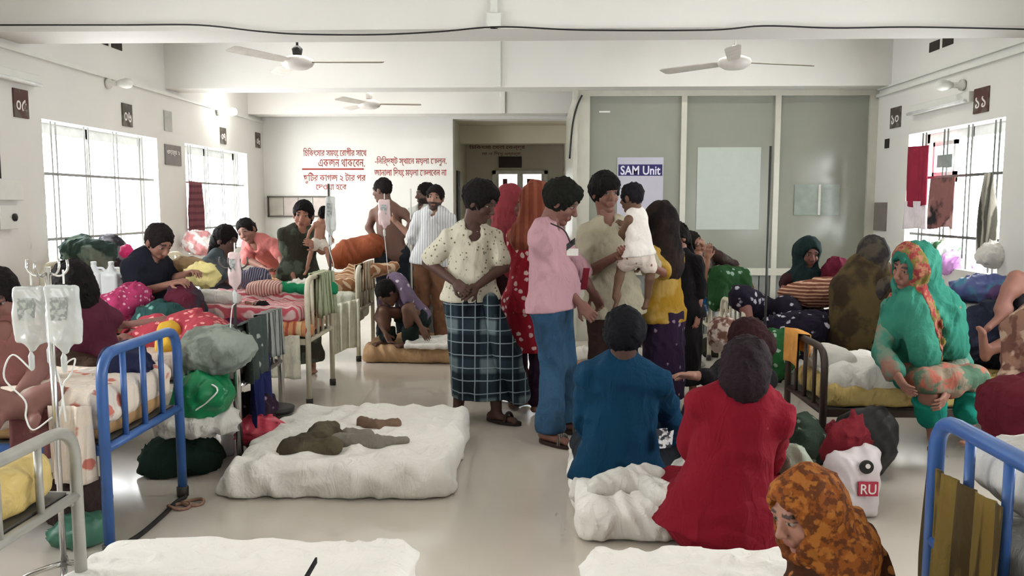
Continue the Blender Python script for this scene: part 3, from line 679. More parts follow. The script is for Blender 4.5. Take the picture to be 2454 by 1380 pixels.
# poster on the glass
a = at(1480, 377, PY - .02); b = at(1588, 520, PY - .02); g = MB(); g.box(a[0], b[0], PY - .016, PY - .008, b[2], a[2])
po = tag(g.build('poster', mat('poster_paper', (190, 188, 200), .6, sub=.02)), 'pale lilac poster with a dark blue band on the glass partition', 'poster')
c = at(1482, 394, PY - .02); d = at(1587, 421, PY - .02); g = MB(); g.box(c[0], d[0], PY - .0175, PY - .0162, d[2], c[2]); g.build('blue_band', mat('navy_print', (46, 42, 98), .6), po)
c = at(1487, 419, PY - .02); d = at(1583, 397, PY - .02); lettering('SAM Unit', V3(c[0], PY - .0178, c[2]), d[0] - c[0], mat('poster_white', (228, 226, 240), .6), po, BACK, d[2] - c[2], .02)
a = at(1436, 266, PY); b = at(1462, 270, PY); g = MB(); g.box(a[0], b[0], PY - .014, PY - .007, b[2], a[2]); tag(g.build('tape_strip', WT), 'short strip of white tape on the upper glass pane', 'tape')
# notice cabinet on the back wall
a = at(642, 470, WB); b = at(790, 520, WB); nc = empty('notice_cabinet', ((a[0] + b[0]) / 2, WB, b[2]), 'low framed wall niche with pale doors on the back wall', 'cabinet')
FRM = mat('dark_thin_frame', (88, 82, 74), .6); g = MB()
for (x0, x1, z0, z1) in ((a[0], b[0], b[2], b[2] + .02), (a[0], b[0], a[2] - .02, a[2]), (a[0], a[0] + .02, b[2], a[2]), (b[0] - .02, b[0], b[2], a[2])): g.box(x0, x1, WB - .04, WB - .0005, z0, z1)
g.build('frame', FRM, nc)
for i in range(4):
    w_ = (b[0] - a[0] - .04) / 4; g = MB(); g.box(a[0] + .025 + i * w_, a[0] + .015 + (i + 1) * w_, WB - .025, WB - .0005, b[2] + .02, a[2] - .02); g.build('panel', mat('niche_panel%d' % (i % 2), ((176, 172, 162), (190, 178, 170))[i % 2], .6), nc)
# ceiling fans
FANW = mat('fan_white', (214, 208, 202), .4); FAND = mat('fan_blade_dark', (112, 106, 92), .6); FANL = mat('fan_blade_pale', (196, 190, 180), .6)  # the first blade of each fan gets the darker tone
def fan(u, v, Y, ang, rad, label, dark):
    c = at(u, v, Y); root = empty('ceiling_fan', c, label, 'fan', 'ceiling fans of the ward')
    g = MB(); g.lathe(c - V3(0, 0, .06), [(.02, 0), (.09, .004), (.135, .03), (.15, .06), (.14, .09), (.08, .115), (.03, .12)], 20); g.build('motor_housing', FANW, root, True)
    g = MB(); g.tube([c + V3(0, 0, .05), V3(c[0], c[1], ZC)], .012, 8); g.build('down_rod', DARK if dark else FANW, root, True)
    g = MB(); g.lathe(c + V3(0, 0, .06), [(.02, 0), (.04, .01), (.05, .06), (.02, .09)], 12); g.build('canopy', DARK if dark else FANW, root, True)
    for i in range(3):
        t = math.radians(ang + 120 * i); d = V3(math.cos(t), math.sin(t), 0); e = V3(-math.sin(t), math.cos(t), .22)
        g = MB(); P = []
        for q, wd in ((.14, .045), (.22, .055), (.5, .062), (rad - .04, .066), (rad, .05)):
            for z in (0, .008): P += [c + d * q - e * wd + V3(0, 0, z), c + d * q + e * wd + V3(0, 0, z)]
        Fs = []
        for k in range(4):
            o = k * 4; Fs += [(o, o+4, o+5, o+1), (o+2, o+3, o+7, o+6), (o, o+2, o+6, o+4), (o+1, o+5, o+7, o+3)]
        Fs += [(0, 1, 3, 2), (16, 18, 19, 17)]; g.add(P, Fs); g.build('blade', FAND if i == 0 else FANL, root)
fan(713, 150, 7.7, 2, .78, 'ceiling fan with dark rod left of the centre, nearer row', True)
fan(1760, 150, 7.7, 16, .78, 'white ceiling fan on the right above the glass partition', False)
fan(884, 250, 10.7, 8, .66, 'small far ceiling fan above the red wall lettering', False)
# lamps: lit bulb on the left wall, dark tube on the right
def wall_lamp(p, label, lit, s_=1):
    root = empty('wall_lamp', p, label, 'lamp'); g = MB(); g.lathe(p, [(.05, 0), (.05, .02), (.025, .04), (.025, .09)], 12, (s_, 0, 0)); g.build('holder', PLAST, root, True)
    g = MB(); g.lathe(p + V3(s_ * .09, 0, 0), [(.022, 0), (.04, .04), (.05, .09), (.04, .13), (.01, .15)], 14, (s_, 0, 0)); g.build('bulb', mat('lit_bulb', (255, 252, 245), emit=60) if lit else PLAST, root, True)
lp = ax(523, 268, WL + .02); wall_lamp(lp, 'brightly lit bulb high on the left wall', True)
d = bpy.data.lights.new('bulb_light', 'POINT'); d.energy = 4; d.shadow_soft_size = .08; d.color = (1, .98, .94); o = bpy.data.objects.new('bulb_light', d); COL.objects.link(o); o.location = lp + V3(.42, 0, 0)
wall_lamp(ax(258, 200, WL + .01), 'unlit lamp holder on the left wall trunking', False)
wall_lamp(ax(2308, 204, WR - .01), 'unlit lamp with wire under the right wall trunking', False, -1)
def tube_lamp(u0, v0, u1, v1, X, label):
    a = ax(u0, v0, X); b = ax(u1, v1, X); s_ = 1 if X < 0 else -1; root = empty('tube_lamp', (a + b) / 2, label, 'lamp'); z = (a[2] + b[2]) / 2
    g = MB(); g.box(*sorted((X, X + s_ * .05)), *sorted((a[1], b[1])), z - .04, z + .05, .004); g.build('batten', PLAST, root)
    g = MB(); g.tube([V3(X + s_ * .075, a[1] + .02 * np.sign(b[1] - a[1]), z - .03), V3(X + s_ * .075, b[1] - .02 * np.sign(b[1] - a[1]), z - .03)], .016, 10); g.build('tube', mat('tube_glass', (230, 232, 228), .3), root, True)
tube_lamp(2192, 262, 2335, 238, WR, 'unlit fluorescent batten on the right wall'); tube_lamp(-60, 163, 80, 196, WL, 'unlit fluorescent batten at the left picture edge')
# added fill lamps, hidden by the beams, brighten the right wall and far floor
FILL_TUBE = mat('fill_lamp_tube', (255, 253, 248), emit=6)
for x, y, pw_, lb in ((-2.0, 7.8, 9, 'lit ceiling tube batten left, beyond the nearest beam'), (1.9, 7.8, 12, 'lit ceiling tube batten right, beyond the nearest beam'), (-1.6, 10.6, 5, 'lit ceiling tube batten before the back wall'), (-2.0, 4.2, 4, 'lit ceiling tube batten left, before the nearest beam'), (2.0, 4.2, 7, 'lit ceiling tube batten right, before the nearest beam')):
    r_ = empty('added_fill_lamp', (x, y, ZC - .1), lb, 'lamp'); g = MB(); g.box(x - .62, x + .62, y - .035, y + .035, ZC - .06, ZC, .004); g.build('batten', PLAST, r_)
    g = MB(); g.tube([V3(x - .58, y, ZC - .085), V3(x + .58, y, ZC - .085)], .018, 10); g.build('tube', FILL_TUBE, r_, True)
    d = bpy.data.lights.new('fill_light', 'AREA'); d.shape = 'RECTANGLE'; d.size = 1.16; d.size_y = .05; d.energy = pw_; d.color = (1, .985, .95); o = bpy.data.objects.new('fill_light', d); COL.objects.link(o); o.location = (x, y, ZC - .108)
# vents near the ceiling, switchboard at the left edge
for (u, v, X, lb) in ((262, 100, WL, 'dark vent slot high on the left wall'), (2256, 104, WR, 'dark vent slot high on the right wall')):
    p = ax(u, v, X); s_ = 1 if X < 0 else -1; root = empty('wall_vent', p, lb, 'vent')
    for k in (-1, 1): g = MB(); g.box(*sorted((X, X + s_ * .006)), p[1] + k * .13 - .1, p[1] + k * .13 + .1, p[2] - .045, p[2] + .045); g.build('opening', mat('vent_dark', (52, 46, 40), .9), root)
p = ax(18, 505, WL); sb = empty('switchboard', p, 'white switchboard with a dark cable at the left picture edge', 'switchboard')
g = MB(); g.box(WL, WL + .05, p[1] - .16, p[1] + .14, p[2] + .08, p[2] + .24, .005); g.box(WL, WL + .05, p[1] - .16, p[1] + .05, p[2] - .14, p[2] + .04, .005); g.build('box', PLAST, sb)
g = MB(); g.lathe(V3(WL + .05, p[1], p[2] - .05), [(.03, 0), (.03, .012), (.012, .02)], 12, (1, 0, 0)); g.build('socket', DARK, sb)
g = MB(); g.tube([V3(WL + .02, p[1] - .1, p[2] + .2), V3(WL + .02, p[1] - .1, 2.6)], .012, 6); g.build('cable', DARK, sb)

# ---------------------------------------------------------------- beds
BLUE = mat('blue_bed_paint', (54, 94, 156), .35, scale=9, sub=.12, spec=.5); GREYM = mat('grey_bed_paint', (168, 166, 158), .35, metal=.3); CHROME = mat('chrome_steel', (205, 203, 200), .18, metal=.9, sub=.03)
CREAM = mat('cream_bed_paint', (212, 205, 182), .4, scale=12, sub=.08); BROWN = mat('brown_bed_paint', (62, 48, 42), .4); SPRING = mat('bed_base_steel', (92, 90, 86), .5, metal=.3)
DKLEG = mat('worn_dark_paint', (52, 48, 46), .5)
def bed(label, X, side, y0, y1, zb, zt, m, nbar=4, r=.021, length=2.05, headboard=True, legm=None):
    root = empty('hospital_bed', (X, (y0 + y1) / 2, 0), label, 'bed', 'iron ward beds'); XH = X + side * length
    def board(x, nm, zt):
        g = MB(); g.tube(fillet([V3(x, y0, 0), V3(x, y0, zt), V3(x, y1, zt), V3(x, y1, 0)], .13, 6), r, 10); g.tube([V3(x, y0, zb - .02), V3(x, y1, zb - .02)], r * .85, 8); fr = g.build(nm, m, root, True)
        for i in range(nbar):
            y = y0 + (y1 - y0) * (i + 1) / (nbar + 1); g = MB(); g.tube([V3(x, y, zb - .02), V3(x, y, zt)], r * .6, 8); g.build('bar', m, root, True)
        for y in (y0, y1):
            g = MB(); g.lathe(V3(x, y, 0), [(r * 1.25, 0), (r * 1.3, .05), (r * 1.05, .055)], 10); g.build('foot_cap', DKLEG, fr, True)
    board(X, 'footboard', zt)
    if headboard: board(XH, 'headboard', zt + .1)
    for y in (y0 + .02, y1 - .02): g = MB(); g.box(min(X, XH), max(X, XH), y - .015, y + .015, zb - .05, zb - .005); g.build('side_rail', m, root)
    g = MB(); g.box(min(X, XH) + .02, max(X, XH) - .02, y0 + .03, y1 - .03, zb - .012, zb); g.build('bed_base', SPRING, root); return root
def mattress(label, X0, X1, y0, y1, z0, z1, m, fold=(.010, .13), res=.018, sheet=None, over=.10, name='mattress', cat='mattress', rd=.05):
    k = S(res, .03); k.box(V3((X0 + X1) / 2, (y0 + y1) / 2, (z0 + z1) / 2), V3(abs(X1 - X0) / 2, (y1 - y0) / 2, (z1 - z0) / 2), rd); k.plane((0, 0, z0 + .002), (0, 0, -1))
    o = tag(k.build(name, m, None, fold, seed=int(abs(X0 * 37 + y0 * 91)) % 97), label, cat)
    if sheet:
        k = S(res, .02); k.box(V3((X0 + X1) / 2, (y0 + y1) / 2, z1 - over / 2 + .015), V3(abs(X1 - X0) / 2 + .012, (y1 - y0) / 2 + .014, over / 2 + .008), rd); k.plane((0, 0, z1 - over), (0, 0, -1))
        k.build('sheet', sheet, o, (.012, .17), 5)
    return o
SHEETW = cloth('white_sheet', (236, 232, 224), scale=3, sub=.03); YEL = cloth('yellow_vinyl', (206, 180, 112), rough=.4, spec=.4, sub=.08); 
FLOR = cloth('cream_floral_sheet', (222, 208, 192), kind='floral', col2=(196, 118, 104), scale=9, thr=.24, col3=(216, 206, 196)); PILL = cloth('white_pillow', (214, 210, 202), sub=.03)
bed('grey iron bed nearest the camera on the left', -1.62, -1, 1.95, 2.80, .55, .78, GREYM, 3)
bed('blue iron bed on the left with a curved footboard', -1.89, -1, 3.50, 4.26, .50, .90, BLUE, 3, .024)
bed('chrome footed bed with clothes hung on its end', -1.76, -1, 4.76, 5.58, .50, .82, CHROME, 4)
bed('cream iron bed with striped bedding left of the aisle', -1.76, -1, 6.27, 7.0, .52, .98, CREAM, 4)
bed('farthest cream iron bed on the left with pale sheet', -1.77, -1, 8.09, 8.82, .52, .93, CREAM, 4)
bed('blue iron bed at the lower right picture edge', 1.36, 1, 1.95, 2.82, .42, .83, BLUE, 3, .027)
bed('dark brown iron bed with yellow mattress on the right', 1.73, 1, 5.02, 5.74, .31, .68, BROWN, 3, .022)
bed('low cream iron bed on the right behind the seated women', 1.72, 1, 6.95, 7.8, .33, .68, CREAM, 4)
bed('tall cream iron bed end beside the glass partition', 1.70, 1, 8.25, 9.1, .36, .92, CREAM, 4)
mattress('yellow vinyl mattress on the nearest grey bed', -3.64, -1.66, 2.0, 2.75, .55, .70, YEL)
mattress('floral covered mattress on the left blue bed', -3.92, -1.93, 3.54, 4.22, .50, .70, mat('ochre_mattress', (176, 140, 96), .8), sheet=FLOR, over=.15)
mattress('patterned mattress on the chrome footed bed', -3.78, -1.80, 4.8, 5.54, .50, .66, cloth('pale_bed', (196, 178, 164)))
mattress('orange striped mattress on the cream bed', -3.78, -1.80, 6.31, 6.96, .52, .64, cloth('orange_tick', (206, 150, 110), kind='stripeX', col2=(176, 86, 70), scale=4, col3=(222, 190, 140)))
mattress('pale green covered mattress on the farthest left bed', -3.79, -1.81, 8.13, 8.78, .52, .66, cloth('pale_green_sheet', (206, 208, 190)), sheet=cloth('cream_green_sheet', (214, 214, 196), kind='floral', col2=(186, 190, 140), scale=9, thr=.1), over=.3)
mattress('white covered mattress on the right blue bed', 1.41, 3.38, 2.0, 2.78, .42, .55, SHEETW)
mattress('yellow mattress on the dark brown bed', 1.78, 3.7, 5.05, 5.71, .31, .45, YEL)
mattress('pale mattress on the low cream bed', 1.77, 3.70, 7.0, 7.75, .33, .47, SHEETW)
mattress('pale mattress on the bed beside the partition', 1.75, 3.70, 8.3, 9.05, .36, .48, SHEETW)
# loose white sheet and pillow on the brown bed
k = S(.014, .04); k.box(V3(2.25, 5.36, .50), V3(.42, .30, .055), .05); k.cap((1.85, 5.12, .47), (2.55, 5.06, .46), .05); tag(k.build('bed_sheet', SHEETW, None, (.016, .14)), 'crumpled white sheet on the yellow mattress', 'sheet')
def pillow(label, c, h, m, R=None, fold=(.007, .14)):
    k = S(.012, .03); k.ell(c, V3(*h) * 1.12, R); k.box(c, V3(h[0], h[1], h[2] * .6), h[2] * .5, R, k=.06); return tag(k.build('pillow', m, None, fold), label, 'pillow')
pillow('white pillow inside the right blue footboard', V3(1.66, 2.52, .70), (.22, .26, .12), PILL)
pillow('small white pillow on the brown bed behind the rail', V3(1.90, 5.42, .56), (.1, .2, .06), PILL)
# floor mattresses
def floorbed(label, x0, x1, y0, y1, zt, m, knot=None, seed=3, taper=0):
    k = S(.018, .06); k.box(V3((x0 + x1) / 2, (y0 + y1) / 2, zt / 2), V3((x1 - x0) / 2, (y1 - y0) / 2, zt / 2), .05)
    if knot is not None: k.cap((x0 + .12, y0 + .25, .08), knot, .09, .012, k=.08)
    for i in range(5):
        rr = random.Random(seed * 10 + i); k.cap((x0 + rr.random() * (x1 - x0), y0 + .02, zt * rr.uniform(.2, .8)), (x0 + rr.random() * (x1 - x0), y0 + .02, zt * rr.uniform(.4, .95)), .035, .02, k=.05)
    k.plane((0, 0, .003), (0, 0, -1)); return tag(k.build('floor_mattress', m, None, (.020, .15), seed), label, 'mattress')
floorbed('white sheeted floor mattress in the aisle with dark clothes on it', -1.62, -.47, 4.24, 5.50, .19, SHEETW, fl(525, 1170, .03), 3)
floorbed('white sheeted floor mattress at the lower left picture edge', -1.68, -.48, 2.1, 3.14, .235, SHEETW, None, 5)
floorbed('white sheeted floor mattress at the bottom right beside the girl', .20, 1.02, 2.3, 3.12, .225, SHEETW, None, 8)
floorbed('white floor mattress under the two people seated in the aisle', .20, 1.32, 3.72, 4.75, .17, SHEETW, None, 11)
floorbed('rolled brown floor mattress beside the far left bed', -1.70, -.62, 8.0, 8.75, .16, cloth('tan_mattress', (196, 160, 122)), None, 14)
k = S(.012, .03); k.box(V3(-.98, 8.15, .185), V3(.30, .25, .018), .015); k.cap((-1.25, 8.0, .22), (-1.05, 8.1, .20), .03); tag(k.build('folded_sheet', SHEETW, None, (.012, .15)), 'folded white sheet on the brown floor mattress', 'sheet')
# white cloth crumple between the two seated people
k = S(.012, .03); k.cap(fl(1440, 1170, .2), fl(1560, 1150, .22), .06, .07); k.cap(fl(1510, 1130, .24), fl(1600, 1190, .22), .025, .05); k.cap(fl(1520, 1125, .27), fl(1570, 1180, .2), .015, .05); k.cap(fl(1390, 1060, .12), fl(1400, 1180, .12), .05, .06); tag(k.build('crumpled_sheet', PILL, None, (.014, .10)), 'crumpled white sheet between the blue and red seated people', 'sheet')

# ---------------------------------------------------------------- hanging cloths, heaps, bags
def hung(name, label, cat, p0, p1, drop, m, amp=.02, waves=3, back=None, thick=.006, out=None, nz=14, nx=26, jag=.03, parent=None, seed=1, pinch=0):
    p0 = np.asarray(p0, float); p1 = np.asarray(p1, float); o = nrm(np.cross(p1 - p0, (0, 0, 1))) if out is None else nrm(out); rr = random.Random(seed); ph = rr.random() * 6
    rows = []; total = drop + (back or 0)
    for j in range(nz + 1):
        q = j / nz * total; row = []
        for i in range(nx + 1):
            t = i / nx; tt = .5 + (t - .5) * (1 - pinch * max(0, 1 - q / total * 1.6)); p = p0 + (p1 - p0) * tt
            sg = 1.0; d = q - (back or 0)
            if back and q < back: d = back - q; sg = -1
            f = .35 + .65 * min(1, d / .3); w_ = amp * f * (math.sin(waves * 2 * math.pi * t + ph) + .5 * math.sin(waves * 4.3 * math.pi * t + 1 + d * 4))
            row.append(p + o * (sg * (.03 if back else 0) + w_ + (.012 * sg if back else 0)) - V3(0, 0, 1) * d * (1 + jag * math.sin(5 * t + ph)) + V3(0, 0, .03 if back else 0) * (1 if d < .03 else .6))
        rows.append(row)
    V = [v for r in rows for v in r]; n = len(V); V2 = [v - o * thick for v in V]; W = nx + 1; Fs = []
    for j in range(nz):
        for i in range(nx):
            a = j * W + i; Fs += [(a, a + W, a + W + 1, a + 1), (n + a, n + a + 1, n + a + W + 1, n + a + W)]
    for i in range(nx): a = i; b = nz * W + i; Fs += [(a, a + 1, n + a + 1, n + a), (b, n + b, n + b + 1, b + 1)]
    for j in range(nz): a = j * W; b = a + nx; Fs += [(a, n + a, n + a + W, a + W), (b, b + W, n + b + W, n + b)]
    ob = rawmesh(name, V + V2, Fs, m, parent, True)
    return tag(ob, label, cat) if parent is None else ob
def heap(name, label, cat, c, r, m, n=7, seed=1, fold=(.019, .085), res=.0155, zmin=None, k=.05, parent=None):
    rr = random.Random(seed); g = S(res, k); c = np.asarray(c, float); r = np.asarray(r, float)
    g.ell(c, r * .85)
    for i in range(n):
        t = rr.random() * 6.28; q = c + V3(math.cos(t) * r[0] * .55, math.sin(t) * r[1] * .55, rr.uniform(-.4, .4) * r[2]); g.ell(q, r * V3(rr.uniform(.35, .6), rr.uniform(.35, .6), rr.uniform(.4, .7)))
    if zmin is not None: g.plane((0, 0, zmin), (0, 0, -1))
    o = g.build(name, m, parent, fold, seed); return tag(o, label, cat) if parent is None else o
def hx(name, label, cat, u, v, X, rx, ry, rz, m, **kw): return heap(name, label, cat, ax(u, v, X), (rx, ry, rz), m, **kw)
def hp(name, label, cat, u, v, Y, rx, ry, rz, m, **kw): return heap(name, label, cat, at(u, v, Y), (rx, ry, rz), m, **kw)
GREYB = cloth('grey_green_blanket', (148, 156, 146), kind='blotch', col2=(120, 126, 118), scale=6); DKG = cloth('dark_grey_print', (70, 78, 74), kind='floral', col2=(170, 176, 168), scale=14, thr=.2)
GREENB = mat('green_plastic_bag', (18, 122, 74), .3, scale=12, sub=.25, bump=.5, bscale=25); NAVY = cloth('navy_cloth', (34, 42, 84)); BLACK = cloth('black_cloth', (24, 22, 24)); 
hp('blanket', 'grey green blanket bundled on the chrome footed bed', 'blanket', 520, 845, 4.72, .20, .22, .15, GREYB, seed=4)
gb = hp('plastic_bag', 'green plastic bag hanging beside the blue footboard', 'bag', 495, 945, 4.62, .17, .14, .15, GREENB, seed=6, fold=(.02, .07))
g = MB(); g.tube(spline([at(465, 905, 4.55), at(520, 930, 4.47), at(500, 960, 4.46), at(465, 985, 4.47)]), .005, 6); g.build('draw_string', WT, gb, True)
hp('cloth_bundle', 'white cloth bundle under the green plastic bag', 'cloth', 470, 1010, 4.62, .20, .14, .06, PILL, seed=3)
hung('grey_shirt', 'grey printed clothes hung over the chrome footboard', 'clothes', V3(-1.755, 4.80, .84), V3(-1.755, 5.15, .84), .36, DKG, .03, 3, back=.25, out=(1, 0, 0), seed=3)
hung('grey_towel', 'patterned grey towel over the far half of the chrome footboard', 'towel', V3(-1.755, 5.18, .84), V3(-1.755, 5.50, .84), .30, cloth('grey_zebra', (150, 152, 148), kind='stripeY', col2=(60, 62, 60), scale=9), .02, 2, back=.2, out=(1, 0, 0), seed=5)
hung('navy_cloth', 'navy cloth hanging low on the chrome footboard', 'cloth', V3(-1.72, 4.85, .60), V3(-1.72, 5.2, .60), .38, NAVY, .03, 2, out=(1, 0, 0), seed=8)
# bucket, pink bag, bottle and bundles on the floor below the chrome bed
bk = empty('bucket', fl(662, 1060), 'grey steel bucket on the floor below the chrome bed', 'bucket'); p = np.array(bk.location)
g = MB(); g.lathe(p, [(.085, 0), (.10, .02), (.11, .2), (.115, .205), (.10, .2), (.09, .03)], 18); g.build('bucket_body', mat('dull_steel', (120, 122, 112), .4, metal=.5), bk, True)
g = MB(); g.lathe(p + V3(0, 0, .205), [(.12, 0), (.125, .03), (.11, .035)], 18); g.build('lid', DARK, bk, True)
PINKB = mat('pink_plastic_bag', (196, 62, 82), .35, scale=14, sub=.3, bump=.5, bscale=25)
hp('plastic_bag', 'red pink plastic bag on the floor under the chrome bed', 'bag', 630, 1040, 4.95, .13, .11, .11, PINKB, seed=9, zmin=.003, fold=(.018, .06))
hp('cloth_bundle', 'dark printed bundle behind the chrome bed leg', 'cloth', 612, 985, 5.2, .12, .12, .14, cloth('dark_purple_print', (52, 36, 50), kind='floral', col2=(150, 130, 150), scale=16, thr=.15), seed=12)
wb_ = empty('water_bottle', fl(547, 1090), 'clear plastic water bottle standing under the chrome bed', 'bottle'); p = np.array(wb_.location); CLR = mat('clear_plastic', (214, 220, 222), .12, alpha=.45, sub=.02)
g = MB(); g.lathe(p, [(.035, 0), (.042, .01), (.042, .09), (.038, .1), (.042, .11), (.042, .18), (.016, .22), (.016, .235)], 16); g.build('bottle_body', CLR, wb_, True); g = MB(); g.lathe(p + V3(0, 0, .235), [(.018, 0), (.018, .02)], 12); g.build('cap', mat('blue_cap', (40, 90, 170), .4), wb_)
# clothes on the aisle mattress
TRS = cloth('olive_brown_trousers', (70, 62, 50), kind='blotch', col2=(92, 84, 66), scale=4); GRN = cloth('dusty_grey_cotton', (128, 122, 110))
k = S(.011, .03); k.cap(fl(800, 1045, .24), fl(690, 1075, .23), .055, .05); k.cap(fl(795, 1070, .23), fl(640, 1100, .16), .05, .03); k.cap(fl(760, 1040, .26), fl(790, 1030, .25), .05); tag(k.build('trousers', TRS, None, (.008, .07)), 'dark brown trousers thrown on the aisle floor mattress', 'clothes')
k = S(.011, .03); k.cap(fl(810, 1060, .22), fl(900, 1062, .225), .05, .04); k.cap(fl(900, 1062, .22), fl(975, 1055, .215), .035, .012); k.cap(fl(830, 1045, .23), fl(880, 1050, .22), .04); tag(k.build('grey_garment', GRN, None, (.007, .07)), 'grey green garment stretched on the aisle floor mattress', 'clothes')
k = S(.010, .02); k.cap(fl(870, 1012, .22), fl(905, 1020, .225), .035, .025); k.cap(fl(905, 1020, .22), fl(950, 1015, .22), .025, .03); tag(k.build('brown_garment', cloth('brown_rag', (120, 96, 80)), None, (.006, .05)), 'small brown garment balled up on the aisle floor mattress', 'clothes')
hp('cloth_bundle', 'brown and olive clothes slipping off the aisle mattress', 'clothes', 655, 1085, 4.85, .16, .14, .10, cloth('brown_mix', (72, 56, 46), kind='blotch', col2=(48, 66, 44), scale=7), seed=21, zmin=.003)
# slippers and rope by the blue bed leg, dark cable on the floor
g = MB(); g.tube(spline([fl(250, 1330, .01), fl(330, 1285, .01), fl(390, 1235, .01), fl(420, 1205, .01), fl(445, 1190, .01)]), .012, 6); tag(g.build('floor_cable', DARK, smooth=True), 'dark cable lying on the floor between the blue bed legs', 'cable')
for i, (u, v) in enumerate(((430, 1212), (462, 1203))):
    g = MB(); c = fl(u, v, .012); t = np.linspace(0, 6.28, 14); g.tube([c + V3(math.cos(x) * .055, math.sin(x) * .04, .006 * math.sin(2 * x)) for x in t], .009, 6); tag(g.build('cord_loop', cloth('pinkish_cord', (150, 116, 100)), smooth=True), ('pinkish cord loop on the floor left of the blue bed leg', 'pinkish cord loop on the floor right of the blue bed leg')[i], 'cord')
# dark items under the beds
heap('bundle_bag', 'dark green bundle stored under the left blue bed', 'bag', fl(430, 1125) + V3(0, 0, .10), (.22, .2, .12), cloth('dark_green_bundle', (28, 44, 36)), seed=31, zmin=.003)
heap('bundle_bag', 'dark bag stored under the grey bed end', 'bag', fl(196, 1262) + V3(0, 0, .12), (.11, .15, .14), cloth('dark_brown_bundle', (58, 46, 44)), seed=33, zmin=.003)
heap('bundle_bag', 'green plastic tub bag on the floor by the blue bed leg', 'bag', fl(188, 1300) + V3(0, 0, .05), (.09, .12, .07), mat('teal_plastic', (70, 120, 100), .4), seed=35, zmin=.003)
hung('maroon_blanket', 'maroon blanket sagging over the side of the left blue bed', 'blanket', V3(-2.3, 3.50, .66), V3(-1.95, 3.50, .66), .22, cloth('maroon_blanket', (112, 70, 72)), .02, 2, out=(0, -1, 0), seed=4)
hung('floral_sheet_edge', 'cream sheet corner drooping below the blue bed footboard', 'sheet', V3(-2.12, 3.47, .68), V3(-1.93, 3.47, .68), .34, FLOR, .025, 2, out=(0, -1, 0), seed=6)
# bedding on the left beds
RW = cloth('red_white_stripe', (218, 186, 184), kind='stripeY', col2=(196, 92, 104), scale=7, thr=.4); GRW = cloth('green_white_ring', (226, 226, 214), kind='stripeX', col2=(36, 140, 96), scale=3.2, thr=.35, col3=(210, 214, 206))
k = S(.015, .05); k.box(V3(-2.45, 6.63, .70), V3(.62, .34, .06), .05); k.box(V3(-2.3, 6.85, .75), V3(.45, .16, .07), .06); tag(k.build('striped_blanket', RW, None, (.012, .13)), 'pink and white striped blanket on the cream bed', 'blanket')
k = S(.013, .04); t_ = np.linspace(0, 6.28, 13); c_ = at(735, 690, 6.85)
for a_, b_ in zip(t_, t_[1:]): k.cap(c_ + V3(math.cos(a_) * .21, math.sin(a_) * .10, .0), c_ + V3(math.cos(b_) * .21, math.sin(b_) * .10, .0), .035)
tag(k.build('green_shawl', cloth('green_cloth', (34, 142, 98)), None, (.010, .07)), 'green cloth coiled on the striped bed', 'cloth')
hp('white_cloth', 'white patterned cloth inside the coiled green cloth', 'cloth', 735, 690, 6.85, .16, .09, .04, cloth('white_black_print', (226, 222, 212), kind='floral', col2=(90, 90, 84), scale=16, thr=.12), seed=14)
pillow('striped pink pillow on the cream bed', at(640, 690, 6.8), (.13, .12, .055), cloth('pink_stripe_pillow', (222, 196, 186), kind='stripeX', col2=(176, 112, 104), scale=14, thr=.4))
hp('cloth_bundle', 'dark striped bundle at the head of the striped bed', 'cloth', 608, 668, 6.9, .10, .12, .07, cloth('dark_lilac_stripe', (74, 72, 94), kind='stripeX', col2=(150, 146, 160), scale=18, thr=.3), seed=15)
hp('papers', 'white papers and medicine boxes on the striped bed', 'papers', 520, 712, 6.45, .16, .12, .05, PILL, seed=16, fold=(.008, .05))
k = S(.014, .05); k.cap(at(680, 795, 6.3), at(620, 800, 6.3), .055); k.cap(at(735, 790, 6.3), at(650, 780, 6.35), .05); tag(k.build('orange_quilt', cloth('orange_check', (208, 150, 104), kind='stripeX', col2=(180, 92, 74), scale=6, col3=(220, 196, 150)), None, (.009, .08)), 'orange checked quilt edge on the cream bed', 'quilt')
BR = cloth('brown_white_quilt', (160, 112, 80), kind='stripeY', col2=(214, 190, 160), scale=8, thr=.4)
k = S(.016, .06); k.box(V3(-2.35, 8.5, .74), V3(.55, .34, .07), .06); k.cap(at(840, 660, 8.5), at(940, 640, 8.6), .08, .05); tag(k.build('brown_quilt', BR, None, (.018, .14)), 'brown and white quilts piled on the farthest left bed', 'quilt')
k = S(.016, .06); k.cap(at(815, 615, 8.9), at(895, 590, 8.9), .11, .12); k.cap(at(830, 600, 8.9), at(890, 585, 9.0), .10); tag(k.build('rust_blanket', cloth('rust_blanket', (142, 78, 52)), None, (.016, .16)), 'rust brown blanket bunched at the back of the farthest bed', 'blanket')
hung('cream_bedspread', 'cream bedspread hanging down the side of the farthest left bed', 'sheet', at(800, 730, 8.05), at(862, 715, 8.05), .48, cloth('cream_bedspread', (214, 212, 190)), .02, 3, out=(0, -1, 0), seed=7)
hung('cream_bedspread', 'pale cloth hanging below the striped cream bed', 'sheet', V3(-2.35, 6.25, .55), V3(-1.82, 6.25, .55), .33, cloth('pale_valance', (218, 214, 196)), .015, 3, out=(0, -1, 0), seed=17)
hung('green_towel', 'pale green towel hung on the cream footboard of the striped bed', 'towel', V3(-1.76, 6.5, .99), V3(-1.76, 6.93, .99), .36, cloth('pale_green_towel', (184, 190, 160), kind='stripeY', col2=(120, 132, 96), scale=10), .025, 3, back=.3, out=(1, 0, 0), seed=9)
